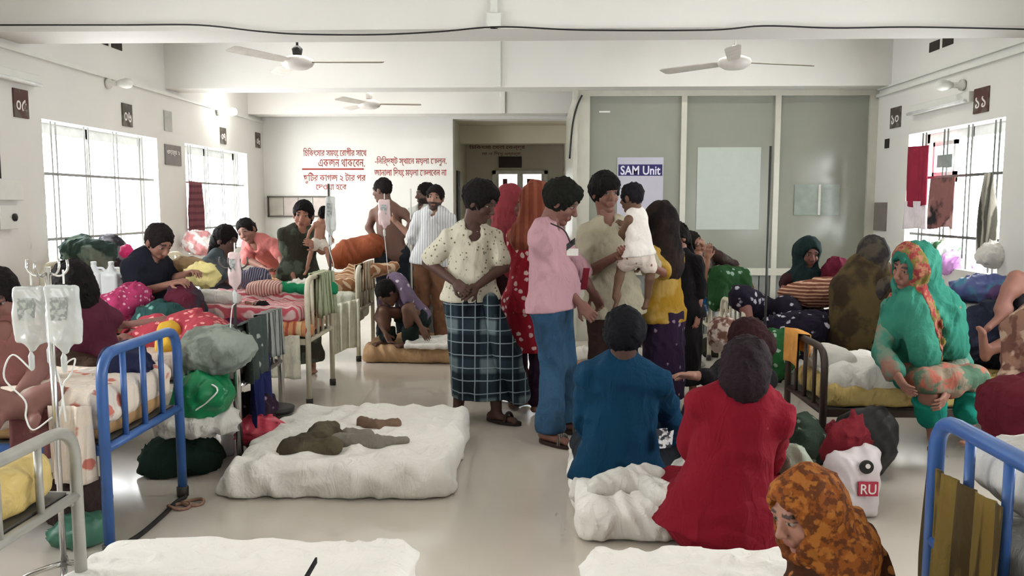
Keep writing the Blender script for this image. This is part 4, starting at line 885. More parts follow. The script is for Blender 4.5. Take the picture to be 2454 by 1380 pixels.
hung('striped_towel', 'brown and cream striped towel on the farthest footboard', 'towel', V3(-1.77, 8.2, .94), V3(-1.77, 8.7, .94), .28, cloth('tan_stripe_towel', (206, 194, 170), kind='stripeY', col2=(132, 100, 70), scale=10), .02, 3, back=.2, out=(1, 0, 0), seed=10)
# near left beds: lying-in bedding
PINKP = cloth('pink_floral', (176, 60, 104), kind='dots', col2=(222, 170, 186), scale=26, thr=.25); TEALP = cloth('teal_print', (44, 78, 76), kind='floral', col2=(120, 170, 160), scale=12, thr=.18)
hp('pink_quilt', 'magenta dotted quilt mounded behind the red dress', 'quilt', 297, 735, 5.6, .13, .18, .15, PINKP, seed=41)
hp('teal_quilt', 'dark teal printed quilt in front of the seated boy', 'quilt', 385, 760, 5.55, .16, .16, .10, TEALP, seed=42)
hp('maroon_quilt', 'dark maroon blanket pulled over raised knees', 'blanket', 442, 735, 5.75, .10, .16, .16, cloth('maroon_dark', (92, 34, 50), kind='blotch', col2=(58, 52, 60), scale=3), seed=43)
hp('yellow_cloth', 'pale yellow cloth held beside the seated boy', 'cloth', 478, 655, 6.0, .10, .07, .07, cloth('pale_yellow', (232, 218, 150)), seed=44)
hp('brown_print_cloth', 'brown printed bundle behind the yellow cloth', 'cloth', 445, 640, 6.2, .13, .1, .05, cloth('brown_print', (150, 124, 92), kind='floral', col2=(70, 52, 40), scale=16, thr=.2), seed=45)
hp('dark_bundle', 'dark blue bundle on the left blue bed', 'cloth', 300, 870, 4.05, .10, .12, .08, cloth('dark_blue_wool', (40, 44, 70)), seed=47)
rl = empty('bedside_locker', V3(3.4, 6.42, 0), 'grey bedside locker under the right window', 'locker')
g = MB(); g.box(3.16, 3.66, 6.15, 6.72, 0, .76, .006); g.build('body', GREYP, rl); g = MB(); g.box(3.13, 3.69, 6.12, 6.75, .76, .785, .004); g.build('top', GREYP, rl); g = MB(); g.box(3.145, 3.16, 6.2, 6.68, .1, .7); g.build('door', PLAST, rl)
# locker with jugs, bags on the left sill
lk = empty('bedside_locker', V3(-3.55, 5.95, 0), 'white bedside locker under the near left window', 'locker')
g = MB(); g.box(-3.78, -3.32, 5.72, 6.2, .12, .86, .006); g.build('body', PLAST, lk); g = MB(); g.box(-3.85, -3.1, 5.68, 6.25, .86, .885, .004); g.build('top', PLAST, lk)
g = MB(); g.box(-3.74, -3.36, 5.70, 5.72, .16, .6); dd = g.build('door', GREYP, lk); g = MB(); g.box(-3.42, -3.40, 5.685, 5.70, .36, .42); g.build('handle', CHROME, dd)
for x in (-3.76, -3.34):
    for y in (5.74, 6.18): g = MB(); g.box(x - .015, x + .015, y - .015, y + .015, 0, .12); g.build('leg', GREYP, lk)
def jug(p, label):
    root = empty('plastic_jug', p, label, 'jug'); MJ = mat('milky_plastic', (232, 236, 238), .25, sub=.02)
    k = S(.007, .02); k.box(p + V3(0, 0, .085), (.065, .05, .085), .02); k.cap(p + V3(0, 0, .15), p + V3(0, 0, .21), .05, .022); k.build('jug_body', MJ, root)
    g = MB(); g.lathe(p + V3(0, 0, .225), [(.02, 0), (.02, .02), (.015, .022)], 12); g.build('cap', MJ, root); g = MB(); g.tube(fillet([p + V3(.05, 0, .12), p + V3(.085, 0, .14), p + V3(.075, 0, .2), p + V3(.02, 0, .2)], .03), .009, 6); g.build('handle', MJ, root, True)
pj = at(226, 668, 5.95); jug(V3(pj[0], 5.95, .885), 'milky plastic jug on the locker, the left one'); pj = at(268, 668, 5.95); jug(V3(pj[0], 5.95, .885), 'milky plastic jug on the locker, nearer the boy')
hp('green_bag', 'dark green bag heaped on the near left window sill', 'bag', 222, 610, 6.9, .22, .16, .14, cloth('dark_teal_bag', (52, 70, 64), kind='blotch', col2=(120, 136, 124), scale=6), seed=51)
hp('grey_bag', 'grey black printed bag on the near left window sill', 'bag', 268, 598, 7.05, .10, .12, .13, cloth('grey_black_print', (120, 118, 126), kind='blotch', col2=(52, 50, 58), scale=10), seed=52)
g = S(.008, .01); c_ = at(304, 603, 6.6); g.ell(c_, (.05, .05, .05)); tag(g.build('pink_flower', mat('magenta_petals', (212, 40, 110), .6, bump=.6, bscale=30), None, (.008, .03)), 'small magenta flower by the near left window', 'flower')
hp('red_white_bag', 'white plastic bag with red print on the far left sill', 'bag', 478, 585, 9.3, .16, .12, .13, cloth('white_red_print', (232, 226, 224), kind='blotch', col2=(216, 150, 152), scale=9), seed=53)
hung('maroon_dress', 'small dark red garment hung on the far left window bars', 'clothes', ax(449, 432, WL + .03), ax(487, 438, WL + .03), .58, cloth('dusty_maroon', (128, 78, 84), kind='stripeZ', col2=(104, 60, 68), scale=4), .015, 2, out=(1, 0, 0), seed=12, pinch=.2)
# right window: towels hung on the bars
hung('red_towel', 'crimson towel hung on the right window bars', 'towel', ax(2176, 352, WR - .02), ax(2226, 348, WR - .02), .58, cloth('crimson_towel', (150, 44, 64)), .012, 1.5, out=(-1, 0, 0), seed=2)
hung('white_cloth_hung', 'pale pink cloth below the crimson towel', 'cloth', ax(2170, 482, WR - .02), ax(2218, 482, WR - .02), .27, cloth('pale_pink_white', (232, 222, 226)), .012, 1.5, out=(-1, 0, 0), seed=3)
hung('brown_garment', 'brown pink and black garment hung on the right window bars', 'clothes', ax(2232, 428, WR - .02), ax(2290, 424, WR - .02), .46, cloth('brown_black_print', (150, 104, 100), kind='blotch', col2=(50, 46, 50), scale=4, col3=(196, 156, 150)), .016, 2, out=(-1, 0, 0), seed=4)
hung('grey_cloth', 'small grey cloth folded over the casement', 'cloth', ax(2246, 372, WR + .03), ax(2282, 368, WR + .03), .12, cloth('grey_rag', (150, 160, 156)), .01, 1, out=(-1, 0, 0), seed=5)
hung('striped_shawl', 'grey and cream striped shawl hanging at the right window', 'shawl', ax(2352, 418, WR - .02), ax(2384, 412, WR - .02), .72, cloth('grey_cream_stripe', (176, 172, 160), kind='stripeY', col2=(92, 90, 82), scale=7, thr=.4), .03, 2, out=(-1, 0, 0), seed=6, pinch=.5)
hx('purple_bag', 'lilac plastic bag on the right window sill', 'bag', 2292, 636, 3.80, .12, .12, .11, mat('lilac_plastic', (206, 150, 214), .3, bump=.5, bscale=20, scale=8, sub=.15), seed=61, fold=(.018, .06))
hx('white_bag', 'white plastic bag hanging by the striped shawl', 'bag', 2372, 610, 3.66, .09, .09, .10, PILL, seed=62, fold=(.018, .06))
hx('blue_bag', 'blue and purple shopping bag below the right window', 'bag', 2350, 690, 3.42, .20, .14, .10, mat('blue_purple_bag', (84, 96, 150), .4, kind='blotch', col2=(70, 130, 160), scale=6, col3=(90, 60, 110)), seed=63)
hx('green_plant_bag', 'green and white bag on the right sill beside the headscarf', 'bag', 2262, 598, 3.80, .10, .1, .10, cloth('green_white_bag', (216, 226, 214), kind='blotch', col2=(60, 96, 62), scale=8), seed=64)
hp('dark_bedding', 'dark blue bedding behind the woman in green', 'blanket', 2395, 800, 5.60, .34, .16, .26, cloth('dark_navy_bedding', (38, 42, 58)), seed=65)
hp('maroon_cushion', 'maroon cushion between the two seated women', 'cushion', 1997, 665, 7.4, .12, .12, .17, cloth('maroon_cushion', (110, 36, 56)), seed=66)
hp('striped_blanket', 'brown striped cloth across the lap of the woman in dark green', 'blanket', 1950, 705, 7.15, .27, .18, .13, cloth('brown_stripe', (120, 72, 56), kind='stripeZ', col2=(200, 160, 136), scale=11, thr=.35), seed=67, fold=(.012, .09))
hp('floral_spread', 'black and white floral spread over the low cream bed', 'bedspread', 1925, 800, 6.95, .36, .22, .22, cloth('black_floral', (34, 28, 42), kind='floral', col2=(190, 184, 196), scale=13, thr=.25), seed=68)
hp('green_bag', 'green and black printed bag beside the orange cloth', 'bag', 1865, 850, 6.0, .10, .12, .20, cloth('green_black_print', (36, 84, 44), kind='floral', col2=(150, 170, 150), scale=14, thr=.2, col3=(24, 28, 28)), seed=69)
hp('blue_bag', 'blue and white plastic bag on the bed end by the partition', 'bag', 1668, 735, 8.3, .09, .1, .11, mat('blue_white_plastic', (40, 104, 170), .3, kind='blotch', col2=(206, 216, 226), scale=8), seed=70, fold=(.018, .06))
hp('cloth_bundle', 'pale printed clothes behind the low cream footboard', 'clothes', 1730, 800, 6.8, .10, .1, .14, cloth('pale_brown_print', (206, 186, 176), kind='blotch', col2=(120, 84, 74), scale=12), seed=71)
hung('orange_cloth', 'orange cloth draped over the brown bed rail', 'cloth', V3(1.73, 5.42, .69), V3(1.73, 5.70, .69), .22, cloth('orange_cloth', (226, 160, 84)), .008, 1, back=.15, out=(-1, 0, 0), seed=7)
hung('olive_curtain', 'olive brown cloth hanging over the right blue footboard', 'cloth', at(2228, 1115, 2.85), at(2402, 1215, 2.2), .62, cloth('olive_stripe', (118, 98, 48), kind='stripeX', col2=(72, 58, 34), scale=7, thr=.4), .018, 4, out=(-1, -.1, 0), seed=8)
hp('print_bundle', 'green and grey printed bundle under the brown bed', 'cloth', 1925, 1075, 4.75, .12, .12, .20, cloth('grey_green_print', (60, 74, 62), kind='floral', col2=(150, 160, 146), scale=14, thr=.2), seed=72)
hp('grey_bundle', 'pale grey green bundle beside the orange headscarf', 'cloth', 1895, 1110, 3.9, .08, .08, .08, cloth('pale_grey_green', (150, 156, 140)), seed=73)
hp('black_bag', 'large black bag under the brown bed', 'bag', 2060, 1065, 4.7, .17, .16, .24, mat('black_bag', (18, 17, 18), .6), seed=74, zmin=.003, fold=(.012, .11))
# printed sack
sk = empty('printed_sack', fl(2060, 1235), 'white printed plastic sack with a red band on the floor', 'sack'); p = np.array(sk.location)
k = S(.010, .03); k.box(p + V3(-.03, .02, .15), (.11, .07, .15), .04); k.cap(p + V3(-.12, .06, .24), p + V3(.04, .02, .30), .04, .05); k.build('sack_body', mat('white_woven_plastic', (216, 206, 208), .4, sub=.03), sk, (.008, .08))
c_ = at(2085, 1170, p[1] - .07)
g = MB(); g.box(c_[0] - .055, c_[0] + .04, c_[1], c_[1] + .012, c_[2] - .04, c_[2] + .03); bd = g.build('red_band', mat('red_print', (186, 50, 76), .5), sk); lettering('RU', c_ + V3(-.045, -.001, -.03), .075, WT, sk, BACK, .05, .01)
g = MB(); q_ = at(2078, 1120, p[1] - .07); g.lathe(q_ + V3(0, .012, 0), [(.034, 0), (.034, .01)], 20, (0, -1, 0)); lg = g.build('round_emblem', DARK, sk); g = MB(); g.lathe(q_ + V3(.004, .003, .006), [(.012, 0), (.012, .006)], 14, (0, -1, 0)); g.build('emblem_spot', WT, sk)
hp('red_bag', 'dark red bag behind the printed sack', 'bag', 2030, 1090, 4.35, .09, .08, .19, cloth('dark_red_bag', (130, 40, 50)), seed=75)
# clutter on the floor beyond the seated man
for i, (u, v, Y, rx, rz, mm, lb) in enumerate(((1395, 850, 7.6, .11, .07, PILL, 'white bundle on the floor behind the standing man in jeans'), (1400, 885, 6.9, .10, .06, cloth('tan_bundle', (176, 140, 116)), 'tan bundle on the floor behind the standing man in jeans'), (1385, 920, 6.3, .08, .06, cloth('rose_bundle', (170, 124, 112)), 'rose brown bundle beside the man in jeans'), (1650, 870, 6.2, .12, .07, PILL, 'white and tan cloth pile below the cream bed'), (1700, 840, 6.9, .16, .10, cloth('dark_olive_pile', (50, 48, 38)), 'dark clothes pile under the cream beds'))):
    q_ = fl(u, v + 12); heap('cloth_bundle', lb, 'cloth', q_ + V3(0, 0, rz * .8), (rx, rx * .9, rz), mm, seed=80 + i, n=5, zmin=.003)
q_ = at(1590, 1050, 4.02); g = MB(); g.obox(q_, V3(.028, .01, 0), V3(-.008, .012, .045), V3(.001, -.002, 0)); g.obox(q_ + V3(.03, .02, -.01), V3(.02, .012, .004), V3(.006, .012, .035), V3(.001, -.002, 0))
tag(g.build('papers', cloth('white_black_paper', (222, 222, 222), kind='blotch', col2=(60, 60, 64), scale=40)), 'folded printed papers held between the two seated people', 'papers')
hung('black_strap', 'black strap lying on the lower left floor mattress', 'strap', at(725, 1395, 2.35), at(760, 1335, 2.7), .02, BLACK, .0, 1, seed=3)

# ---------------------------------------------------------------- drips
FLUID = mat('drip_bag_film', (226, 230, 228), .15, alpha=.62, sub=.04, scale=20); FLUIDP = mat('drip_bag_pink', (232, 206, 206), .2, alpha=.8, sub=.04); LINE = mat('drip_line', (232, 234, 230), .3)
def drip(label, u, v0, v1, Y, w_, m, line=None, dY=0, tilt=0):
    a = at(u, v0, Y); b = at(u + tilt, v1, Y); h = (a[2] - b[2]) / 2; c = (a + b) / 2; root = empty('drip_bag', b, label, 'drip bag', 'drip bags on stands')
    k = S(.006, .02); k.box(c, (w_, .014, h * .82), .013); k.ell(c - V3(0, 0, h * .2), (w_ * .95, .026, h * .6)); k.cap(c - V3(0, 0, h * .75), c - V3(0, 0, h), w_ * .5, .012); k.build('bag', m, root, (.003, .05))
    g = MB(); g.box(c[0] - w_ * .55, c[0] + w_ * .45, c[1] - .028, c[1] - .026, c[2] - h * .15, c[2] + h * .5); g.build('print_panel', mat('drip_print', (196, 200, 196), .4, kind='blotch', col2=(150, 156, 152), scale=40, alpha=.8), root)
    g = MB(); e = a + V3(0, 0, .035); g.tube([a - V3(0, 0, .02), e], .004, 5); g.build('hanger', LINE, root)
    g = MB(); g.lathe(b - V3(0, 0, .09), [(.006, 0), (.011, .01), (.012, .06), (.005, .075), (.005, .1)], 10); g.build('drip_chamber', FLUID, root, True)
    if line: g = MB(); g.tube(spline([b - V3(0, 0, .09)] + [at(x, y, Y + dY) for x, y in line]), .0035, 6); g.build('tube_line', LINE, root, True)
    return root
def stand(label, p, top, hooks=True, m=CHROME, base=True, r=.012):
    root = empty('drip_stand', p, label, 'drip stand'); p = np.asarray(p, float)
    g = MB(); g.tube([p + V3(0, 0, .05 if base else 0), V3(p[0], p[1], top)], r, 10); g.build('pole', m, root, True)
    if base:
        for i in range(4): t = i * math.pi / 2 + .5; g = MB(); g.tube(fillet([p + V3(0, 0, .09), p + V3(math.cos(t) * .12, math.sin(t) * .12, .07), p + V3(math.cos(t) * .22, math.sin(t) * .22, .015)], .05), .012, 8); g.build('base_leg', m, root, True)
    if hooks:
        for i in range(4):
            t = i * math.pi / 2; d = V3(math.cos(t), math.sin(t), 0); q = V3(p[0], p[1], top - .02); g = MB(); g.tube(fillet([q, q + d * .05 - V3(0, 0, .02), q + d * .085 + V3(0, 0, .01), q + d * .08 + V3(0, 0, .05)], .03), .005, 6); g.build('hook', m, root, True)
    return root
ps = at(128, 900, 3.22); stand('chrome drip stand with clear bags at the left picture edge', V3(ps[0], ps[1], 0), at(118, 640, 3.22)[2])
drip('clear drip bag with printed panel hanging nearest on the left', 152, 668, 838, 3.18, .066, FLUID, ((160, 870), (180, 860), (170, 895), (150, 930), (158, 1010)))
drip('cloudy drip bag hanging left of the chrome stand', 74, 672, 835, 3.26, .068, FLUID, ((30, 850), (10, 905), (60, 960), (62, 1000), (80, 1030), (125, 1000)))
drip('small drip bag behind the two large ones', 118, 690, 820, 3.30, .05, FLUIDP, ((140, 900), (150, 960), (135, 1020)))
pb = V3(-1.76, 4.76, .8); stand('dark drip rod clamped to the chrome bed post', pb, at(577, 628, 4.76)[2], True, mat('dark_steel_rod', (96, 92, 90), .3, metal=.6), False, .009)
drip('slim white drip bag beside the dark rod', 562, 596, 690, 4.74, .032, FLUIDP, ((556, 740), (552, 800), (560, 850)))
pb = V3(-1.76, 7.0, .6); stand('dark drip rod on the cream bed of the striped blanket', pb, at(797, 440, 7.0)[2], False, mat('dark_steel_rod2', (92, 90, 88), .3, metal=.5), False, .009)
drip('white drip bag with many lines above the striped bed', 792, 462, 562, 6.98, .04, FLUID, ((790, 600), (800, 640), (785, 665), (800, 690)))
pq = at(986, 640, 8.95); stand('thin white drip stand behind the farthest bed', V3(pq[0], 8.95, 0), at(986, 452, 8.95)[2], False, PLAST, True, .010)
drip('pink tinged drip bag before the shirtless man', 921, 472, 545, 8.3, .055, FLUIDP, ((925, 600), (930, 650), (938, 700)))
pq = at(1838, 640, 6.1); stand('thin dark drip stand before the glass partition', V3(pq[0], 6.1, 0), at(1840, 350, 6.1)[2], False, mat('dark_steel_rod3', (70, 72, 70), .35, metal=.5), True, .009)

# ---------------------------------------------------------------- the people
c_ = cloth
LUN = c_('lungi_check', (22, 30, 38), kind='check', col2=(38, 52, 60), col3=(104, 118, 122), scale=1.15, rough=.8)
SPOT = c_('spotted_white_cotton', (212, 206, 186), kind='dots', col2=(120, 122, 96), scale=30, thr=.22)
person('man in a spotted white shirt and checked lungi, hands at his waist', Y=5.95, head=(1152, 484, -.12), neck=(1128, 552, -.03), pel=(1128, 712), fwd=(.35, -.94, 0), look=(.80, -.42, -.42), hs=1.14, s=1.0, skin=(84, 58, 50),
       hair='thick', eR=(1026, 628, -.02), wR=(1092, 678, -.20), eL=(1206, 640, -.02), wL=(1140, 688, -.18), kL=(1180, 850, -.05), aL=list(fl(1190, 985, .08)), kR=(1110, 850), aR=list(fl(1098, 978, .08)), toeL=(.85, -.5, 0), toeR=(.35, -.9, 0), curl=1.0,
       hn={'L': (-.2, .9, -.3), 'R': (.2, .9, -.3)}, res=.012, fine=.0055,
       wear=(('shirt', SPOT, dict(sleeve=.72, hem=.02, cuff=.022, open=1.5, off=.020, w=1.04, fold=(.012, .11))), ('skirt', LUN, dict(z=.17, to=(1165, 952, -.02), r=.235, flat=1.15, name='lungi', fold=(.014, .13, (0, 0, 1)))),
             ('wrap', LUN, dict(name='lungi_fold', caps=[((1175, 720, -.14), (1215, 860, -.12), .05, .09), ((1215, 860, -.12), (1245, 945, -.08), .09, .075)], fold=(.010, .10, (0, 0, 1)))), ('sandals', mat('dark_rubber', (46, 36, 32), .6), dict(on='L'))))
MARD = c_('maroon_black_dress', (58, 26, 30), kind='blotch', col2=(36, 18, 22), scale=4); MARS = c_('maroon_scarf', (128, 52, 58))
person('woman in a maroon headscarf and dark dress behind the spotted shirt', Y=6.6, head=(1224, 486), neck=(1212, 552), pel=(1212, 715), fwd=(.75, -.66, 0), look=(.85, -.45, -.28), s=.94, hs=1.08, skin=(118, 78, 66), hair=None, eL=(1255, 640), wL=(1240, 690, -.2),
       wear=(('kameez', MARD, dict(sleeve=1.8, hem=.3, off=.02)), ('skirt', MARD, dict(z=.12, r=.2, top=.05)), ('scarf', MARS, dict(front=.5, back=.5))))
RFL = c_('red_white_floral', (150, 30, 44), kind='floral', col2=(214, 184, 180), scale=17, thr=.27)
person('woman in a red floral dress with a rust scarf, seen from behind', Y=6.15, head=(1288, 482), neck=(1272, 552), pel=(1262, 715), fwd=(.55, .83, 0), look=(.5, .8, -.2), s=.92, hs=1.1, skin=(110, 76, 60), hair=None, eL=(1240, 650), wL=(1262, 700, .15), eR=(1300, 640, .1), wR=(1290, 690, .2),
       wear=(('kameez', RFL, dict(sleeve=1.2, hem=.2, off=.018)), ('skirt', RFL, dict(z=.46, r=.18, top=.05)), ('trousers', c_('dark_plum', (52, 30, 48)), dict(len=1.9)), ('scarf', c_('rust_scarf', (122, 62, 46), kind='stripeX', col2=(140, 80, 60), scale=5), dict(back=.92, hole=False))))
PNK = c_('pink_shirt', (180, 140, 148), sub=.05, scale=4)
JEAN = c_('blue_jeans', (52, 84, 112), kind='blotch', col2=(44, 68, 92), scale=3)
pm = person('man in a pink shirt and blue jeans looking down in the aisle', Y=5.45, head=(1346, 485), neck=(1308, 552), pel=(1322, 722), fwd=(.93, -.36, 0), look=(.86, -.25, -.48), s=1.02, hs=1.13, skin=(118, 80, 70), hair='thick', hcol=(22, 22, 18),
       eR=(1332, 668, -.02), wR=(1392, 730, -.1), eL=(1390, 650, .25), wL=(1420, 700, .25), kR=(1325, 880), aR=list(fl(1318, 1032, .09)), kL=(1352, 870, .1), aL=list(fl(1345, 1005, .09)), toeR=(.8, -.6, 0), toeL=(.95, -.3, 0), curl=1.0, hn={'R': (.5, .5, -.6)}, res=.012, fine=.0055,
       wear=(('shirt', PNK, dict(sleeve=.95, hem=.10, cuff=.022, belly=.035, off=.018, w=1.04, fold=(.012, .11))), ('trousers', JEAN, dict(len=1.93, off=.020, cuff=.036, fold=(.010, .13))), ('sandals', mat('brown_sandal', (52, 36, 30), .6), dict(strap=mat('striped_strap', (120, 112, 104), .5, kind='stripeX', col2=(30, 26, 26), scale=22)))))
g = MB(); q_ = at(1372, 604, 5.2); g.obox(q_, V3(.035, -.01, 0), V3(0, 0, .022), V3(.001, .004, 0)); g.build('badge', PILL, pm); g = MB(); q_ = at(1368, 585, 5.2); g.obox(q_, V3(.025, -.008, .02), V3(0, 0, .02), V3(.002, .006, 0)); g.build('badge_holder', DARK, pm)
g = MB(); g.tube(spline([at(1320, 535, 5.27), at(1352, 552, 5.2), at(1368, 585, 5.18)]), .005, 5); g.build('lanyard', DARK, pm)
g = MB(); q_ = at(1402, 668, 5.5); g.obox(q_, V3(.02, 0, 0), V3(.01, 0, .07), V3(0, .02, 0)); g.build('red_pouch', c_('dark_red_pouch', (110, 28, 40)), pm)
OFFW = c_('off_white_shirt', (176, 168, 146), sub=.06, scale=4)
person('young man with thick black hair in an off-white shirt holding a child', Y=5.95, head=(1450, 462), neck=(1456, 536), pel=(1468, 728), fwd=(.22, -.97, 0), look=(.38, -.9, -.14), s=1.03, hs=1.1, skin=(126, 88, 74), hair='fringe', hcol=(20, 18, 18),
       eR=(1404, 655, -.06), wR=(1480, 612, -.32), eL=(1560, 640, .02), wL=(1535, 630, -.28), hn={'R': (.2, .4, -.9)}, curl=.6, res=.012, fine=.0055,
       wear=(('shirt', OFFW, dict(sleeve=.98, hem=.14, cuff=.02, off=.020, w=1.08, fold=(.013, .11), open=1.0)), ('trousers', c_('dark_brown_trousers', (50, 34, 30)), dict(len=1.9))))
person('small child in a white vest held against the off-white shirt', Y=5.55, head=(1514, 474, .0), neck=(1524, 512), pel=(1532, 606), fwd=(-.75, .62, 0), look=(-.72, .62, -.1), s=.56, hs=.80, skin=(104, 76, 58), hair='crop', hcol=(28, 26, 30), eL=(1490, 558, -.02), wL=(1512, 590, .12), eR=(1545, 560, .1), wR=(1500, 540, .25),
       kL=(1490, 640, .06), aL=(1474, 712, .02), kR=(1560, 648, .02), aR=(1552, 706, .05), toeL=(-.4, -.2, -.9), toeR=(-.3, -.3, -.8), res=.009, fine=.006, base=.6,
       wear=(('vest', c_('white_vest', (226, 220, 212)), dict(hem=.06, off=.012, w=1.12)), ('shorts', c_('white_brown_print', (220, 206, 194), kind='floral', col2=(120, 84, 70), scale=18, thr=.15), dict(len=.75, off=.014))))
MUS = c_('mustard_kameez', (166, 128, 40), kind='blotch', col2=(184, 150, 80), scale=5)
person('woman in a mustard dress with a long black scarf, back to the aisle', Y=6.2, head=(1580, 530), neck=(1594, 592), pel=(1592, 745), fwd=(-.55, .55, 0), look=(-.8, .4, -.3), s=.9, hs=1.05, skin=(128, 80, 66), hair=None, eL=(1592, 655, -.15), wL=(1512, 612, -.62), eR=(1620, 650, .1), wR=(1580, 650, .2), hn={'L': (.1, .8, .2)}, curl=.5,
       wear=(('kameez', MUS, dict(sleeve=.9, hem=.16, off=.016)), ('skirt', c_('plum_floral_skirt', (44, 30, 52), kind='floral', col2=(150, 130, 150), scale=12, thr=.13), dict(z=.1, r=.2, top=0)), ('scarf', c_('black_scarf', (30, 24, 24), kind='blotch', col2=(44, 34, 30), scale=5), dict(back=.72, hole=False))))
person('child with black hair and dark clothes raising a hand to the face', Y=6.7, head=(1622, 570), neck=(1630, 612), pel=(1638, 735), fwd=(-.5, -.85, 0), look=(-.75, -.5, -.35), s=.8, hs=.95, skin=(140, 96, 80), hair='long', eR=(1606, 650, -.1), wR=(1602, 606, -.2), hn={'R': (.7, .4, 0)},
       wear=(('kameez', BLACK, dict(sleeve=1.2, hem=.2)), ('skirt', BLACK, dict(z=.1, r=.18, top=0))))
DKP = c_('dark_brown_kameez', (60, 44, 40), kind='blotch', col2=(90, 84, 80), scale=6); GRP = c_('green_leaf_print', (34, 70, 36), kind='floral', col2=(140, 160, 146), scale=12, thr=.22)
person('girl leaning on her arm on the bed end beside the glass partition', Y=8.2, head=(1662, 582), neck=(1674, 622), pel=(1735, 702, .25), fwd=(.35, -.9, 0), look=(.62, -.78, .02), s=.9, hs=1.05, skin=(140, 98, 78), hair='bun', eR=(1688, 672, -.25), wR=(1696, 618, -.28), eL=(1764, 640, -.05), wL=(1790, 668, -.1), hn={'R': (0, .8, .3)}, kL=(1772, 668, -.15), aL=(1790, 730, -.2), kR=(1722, 665, -.25), aR=(1720, 730, -.3),
       wear=(('kameez', DKP, dict(sleeve=.9, hem=.1)), ('lap', GRP, dict(r=.11, len=.9))))
person('woman in a dark green headscarf seated on the low cream bed', Y=7.45, head=(1936, 606), neck=(1930, 656), pel=(1925, 770), fwd=(-.15, -1, 0), look=(.15, -.95, -.28), s=.95, hs=1.08, skin=(134, 88, 80), hair=None, eR=(1880, 700, -.06), wR=(1905, 715, -.28), eL=(1974, 700, -.02), wL=(1960, 735, -.25), kR=(1778, 712, -.4), aR=(1798, 775, -.5), kL=(1990, 770, -.42), aL=(1930, 800, -.55), toeR=(.3, -.9, 0),
       wear=(('kameez', c_('dark_maroon_kameez', (56, 30, 34)), dict(sleeve=.3, hem=.1)), ('lap', _M['black_floral'], dict(r=.12, len=0)), ('scarf', c_('dark_green_scarf', (26, 44, 44)), dict(front=.55, back=.6))))
OLV = c_('olive_brown_shawl', (92, 78, 50), kind='blotch', col2=(62, 50, 38), scale=4)
person('person wrapped in an olive brown shawl with back turned, on the right', Y=6.75, head=(2088, 608), neck=(2078, 660), pel=(2066, 800), fwd=(.35, .9, 0), look=(-.3, .9, -.2), s=.95, hs=1.08, skin=(100, 70, 60), hair=None, kL=(2040, 800, .35), aL=(2040, 880, .3), kR=(2110, 800, .35), aR=(2110, 880, .3),
       wear=(('kameez', OLV, dict(sleeve=1.9, hem=.2, w=1.15)), ('lap', c_('dark_skirt', (46, 38, 36)), dict(r=.13)), ('scarf', c_('dark_grey_cap_scarf', (54, 50, 50), kind='blotch', col2=(86, 78, 68), scale=6), dict(back=.75, hole=False)), ('wrap', OLV, dict(caps=[((2070, 650), (2045, 700), .15, .17), ((2045, 700), (2045, 800), .17, .19), ((2100, 650, .02), (2100, 780), .1, .15)]))))
SEA = c_('sea_green_cloth', (46, 118, 100), kind='blotch', col2=(58, 130, 110), scale=3, col3=(40, 102, 88))
BORD = c_('red_yellow_border', (140, 58, 58), kind='blotch', col2=(160, 108, 84), scale=30, col3=(120, 108, 58))
person('woman in a sea green headscarf with a red patterned border, seated leaning', Y=4.95, head=(2186, 640, -.05), neck=(2208, 722), pel=(2200, 888, .18), fwd=(-.45, -.88, 0), look=(-.88, -.32, -.26), s=.98, hs=1.10, skin=(152, 108, 92), hair=None, eR=(2112, 842, -.05), wR=(2150, 900, -.22), eL=(2302, 862, -.02), wL=(2268, 940, -.25), kR=(2222, 915, -.25), aR=(2238, 1035, -.22), kL=(2335, 905, -.18), aL=(2318, 1025, -.2), toeR=(-.4, -.9, 0), toeL=(-.4, -.9, 0), res=.012, fine=.0055,
       wear=(('kameez', c_('grey_green_print_kameez', (116, 134, 118), kind='blotch', col2=(150, 110, 96), scale=8, col3=(70, 130, 112)), dict(sleeve=1.75, hem=.16, cuff=.02)), ('trousers', c_('teal_trousers', (20, 120, 104)), dict(len=1.62, off=.03, cuff=.02)), ('lap', c_('peach_print_lap', (140, 126, 108), kind='blotch', col2=(176, 104, 88), scale=16, col3=(84, 112, 92)), dict(r=.085, len=0)),
             ('scarf', SEA, dict(front=.45, back=.35, w=1.05, border=BORD, band=(-.005, .07), blow=.1, fold=(.011, .07, (.15, 0, 1)), extra=[((2225, 715), (2262, 800, -.05), .11, .10), ((2262, 740), (2280, 830, -.02), .10, .09), ((2190, 730, -.1), (2215, 850, -.16), .09, .08), ((2150, 750), (2130, 815, .02), .08, .06)]))))
person('person in a brown printed dress cut by the right picture edge', Y=4.2, head=(2530, 690), neck=(2510, 770), pel=(2490, 960), fwd=(-.8, -.5, 0), look=(-.9, -.3, -.2), s=1.0, skin=(130, 92, 76), hair='long', eR=(2425, 900), wR=(2400, 960, -.1), kR=(2405, 960, -.1), aR=(2400, 1090, -.1), kL=(2470, 980, -.3), aL=(2460, 1100, -.3), res=.014, fine=.008,
       wear=(('kameez', c_('brown_rose_print', (138, 104, 88), kind='blotch', col2=(104, 70, 60), scale=14, col3=(176, 150, 130)), dict(sleeve=1.2, hem=.1, w=1.15)), ('lap', c_('maroon_skirt', (92, 26, 38)), dict(r=.10))))
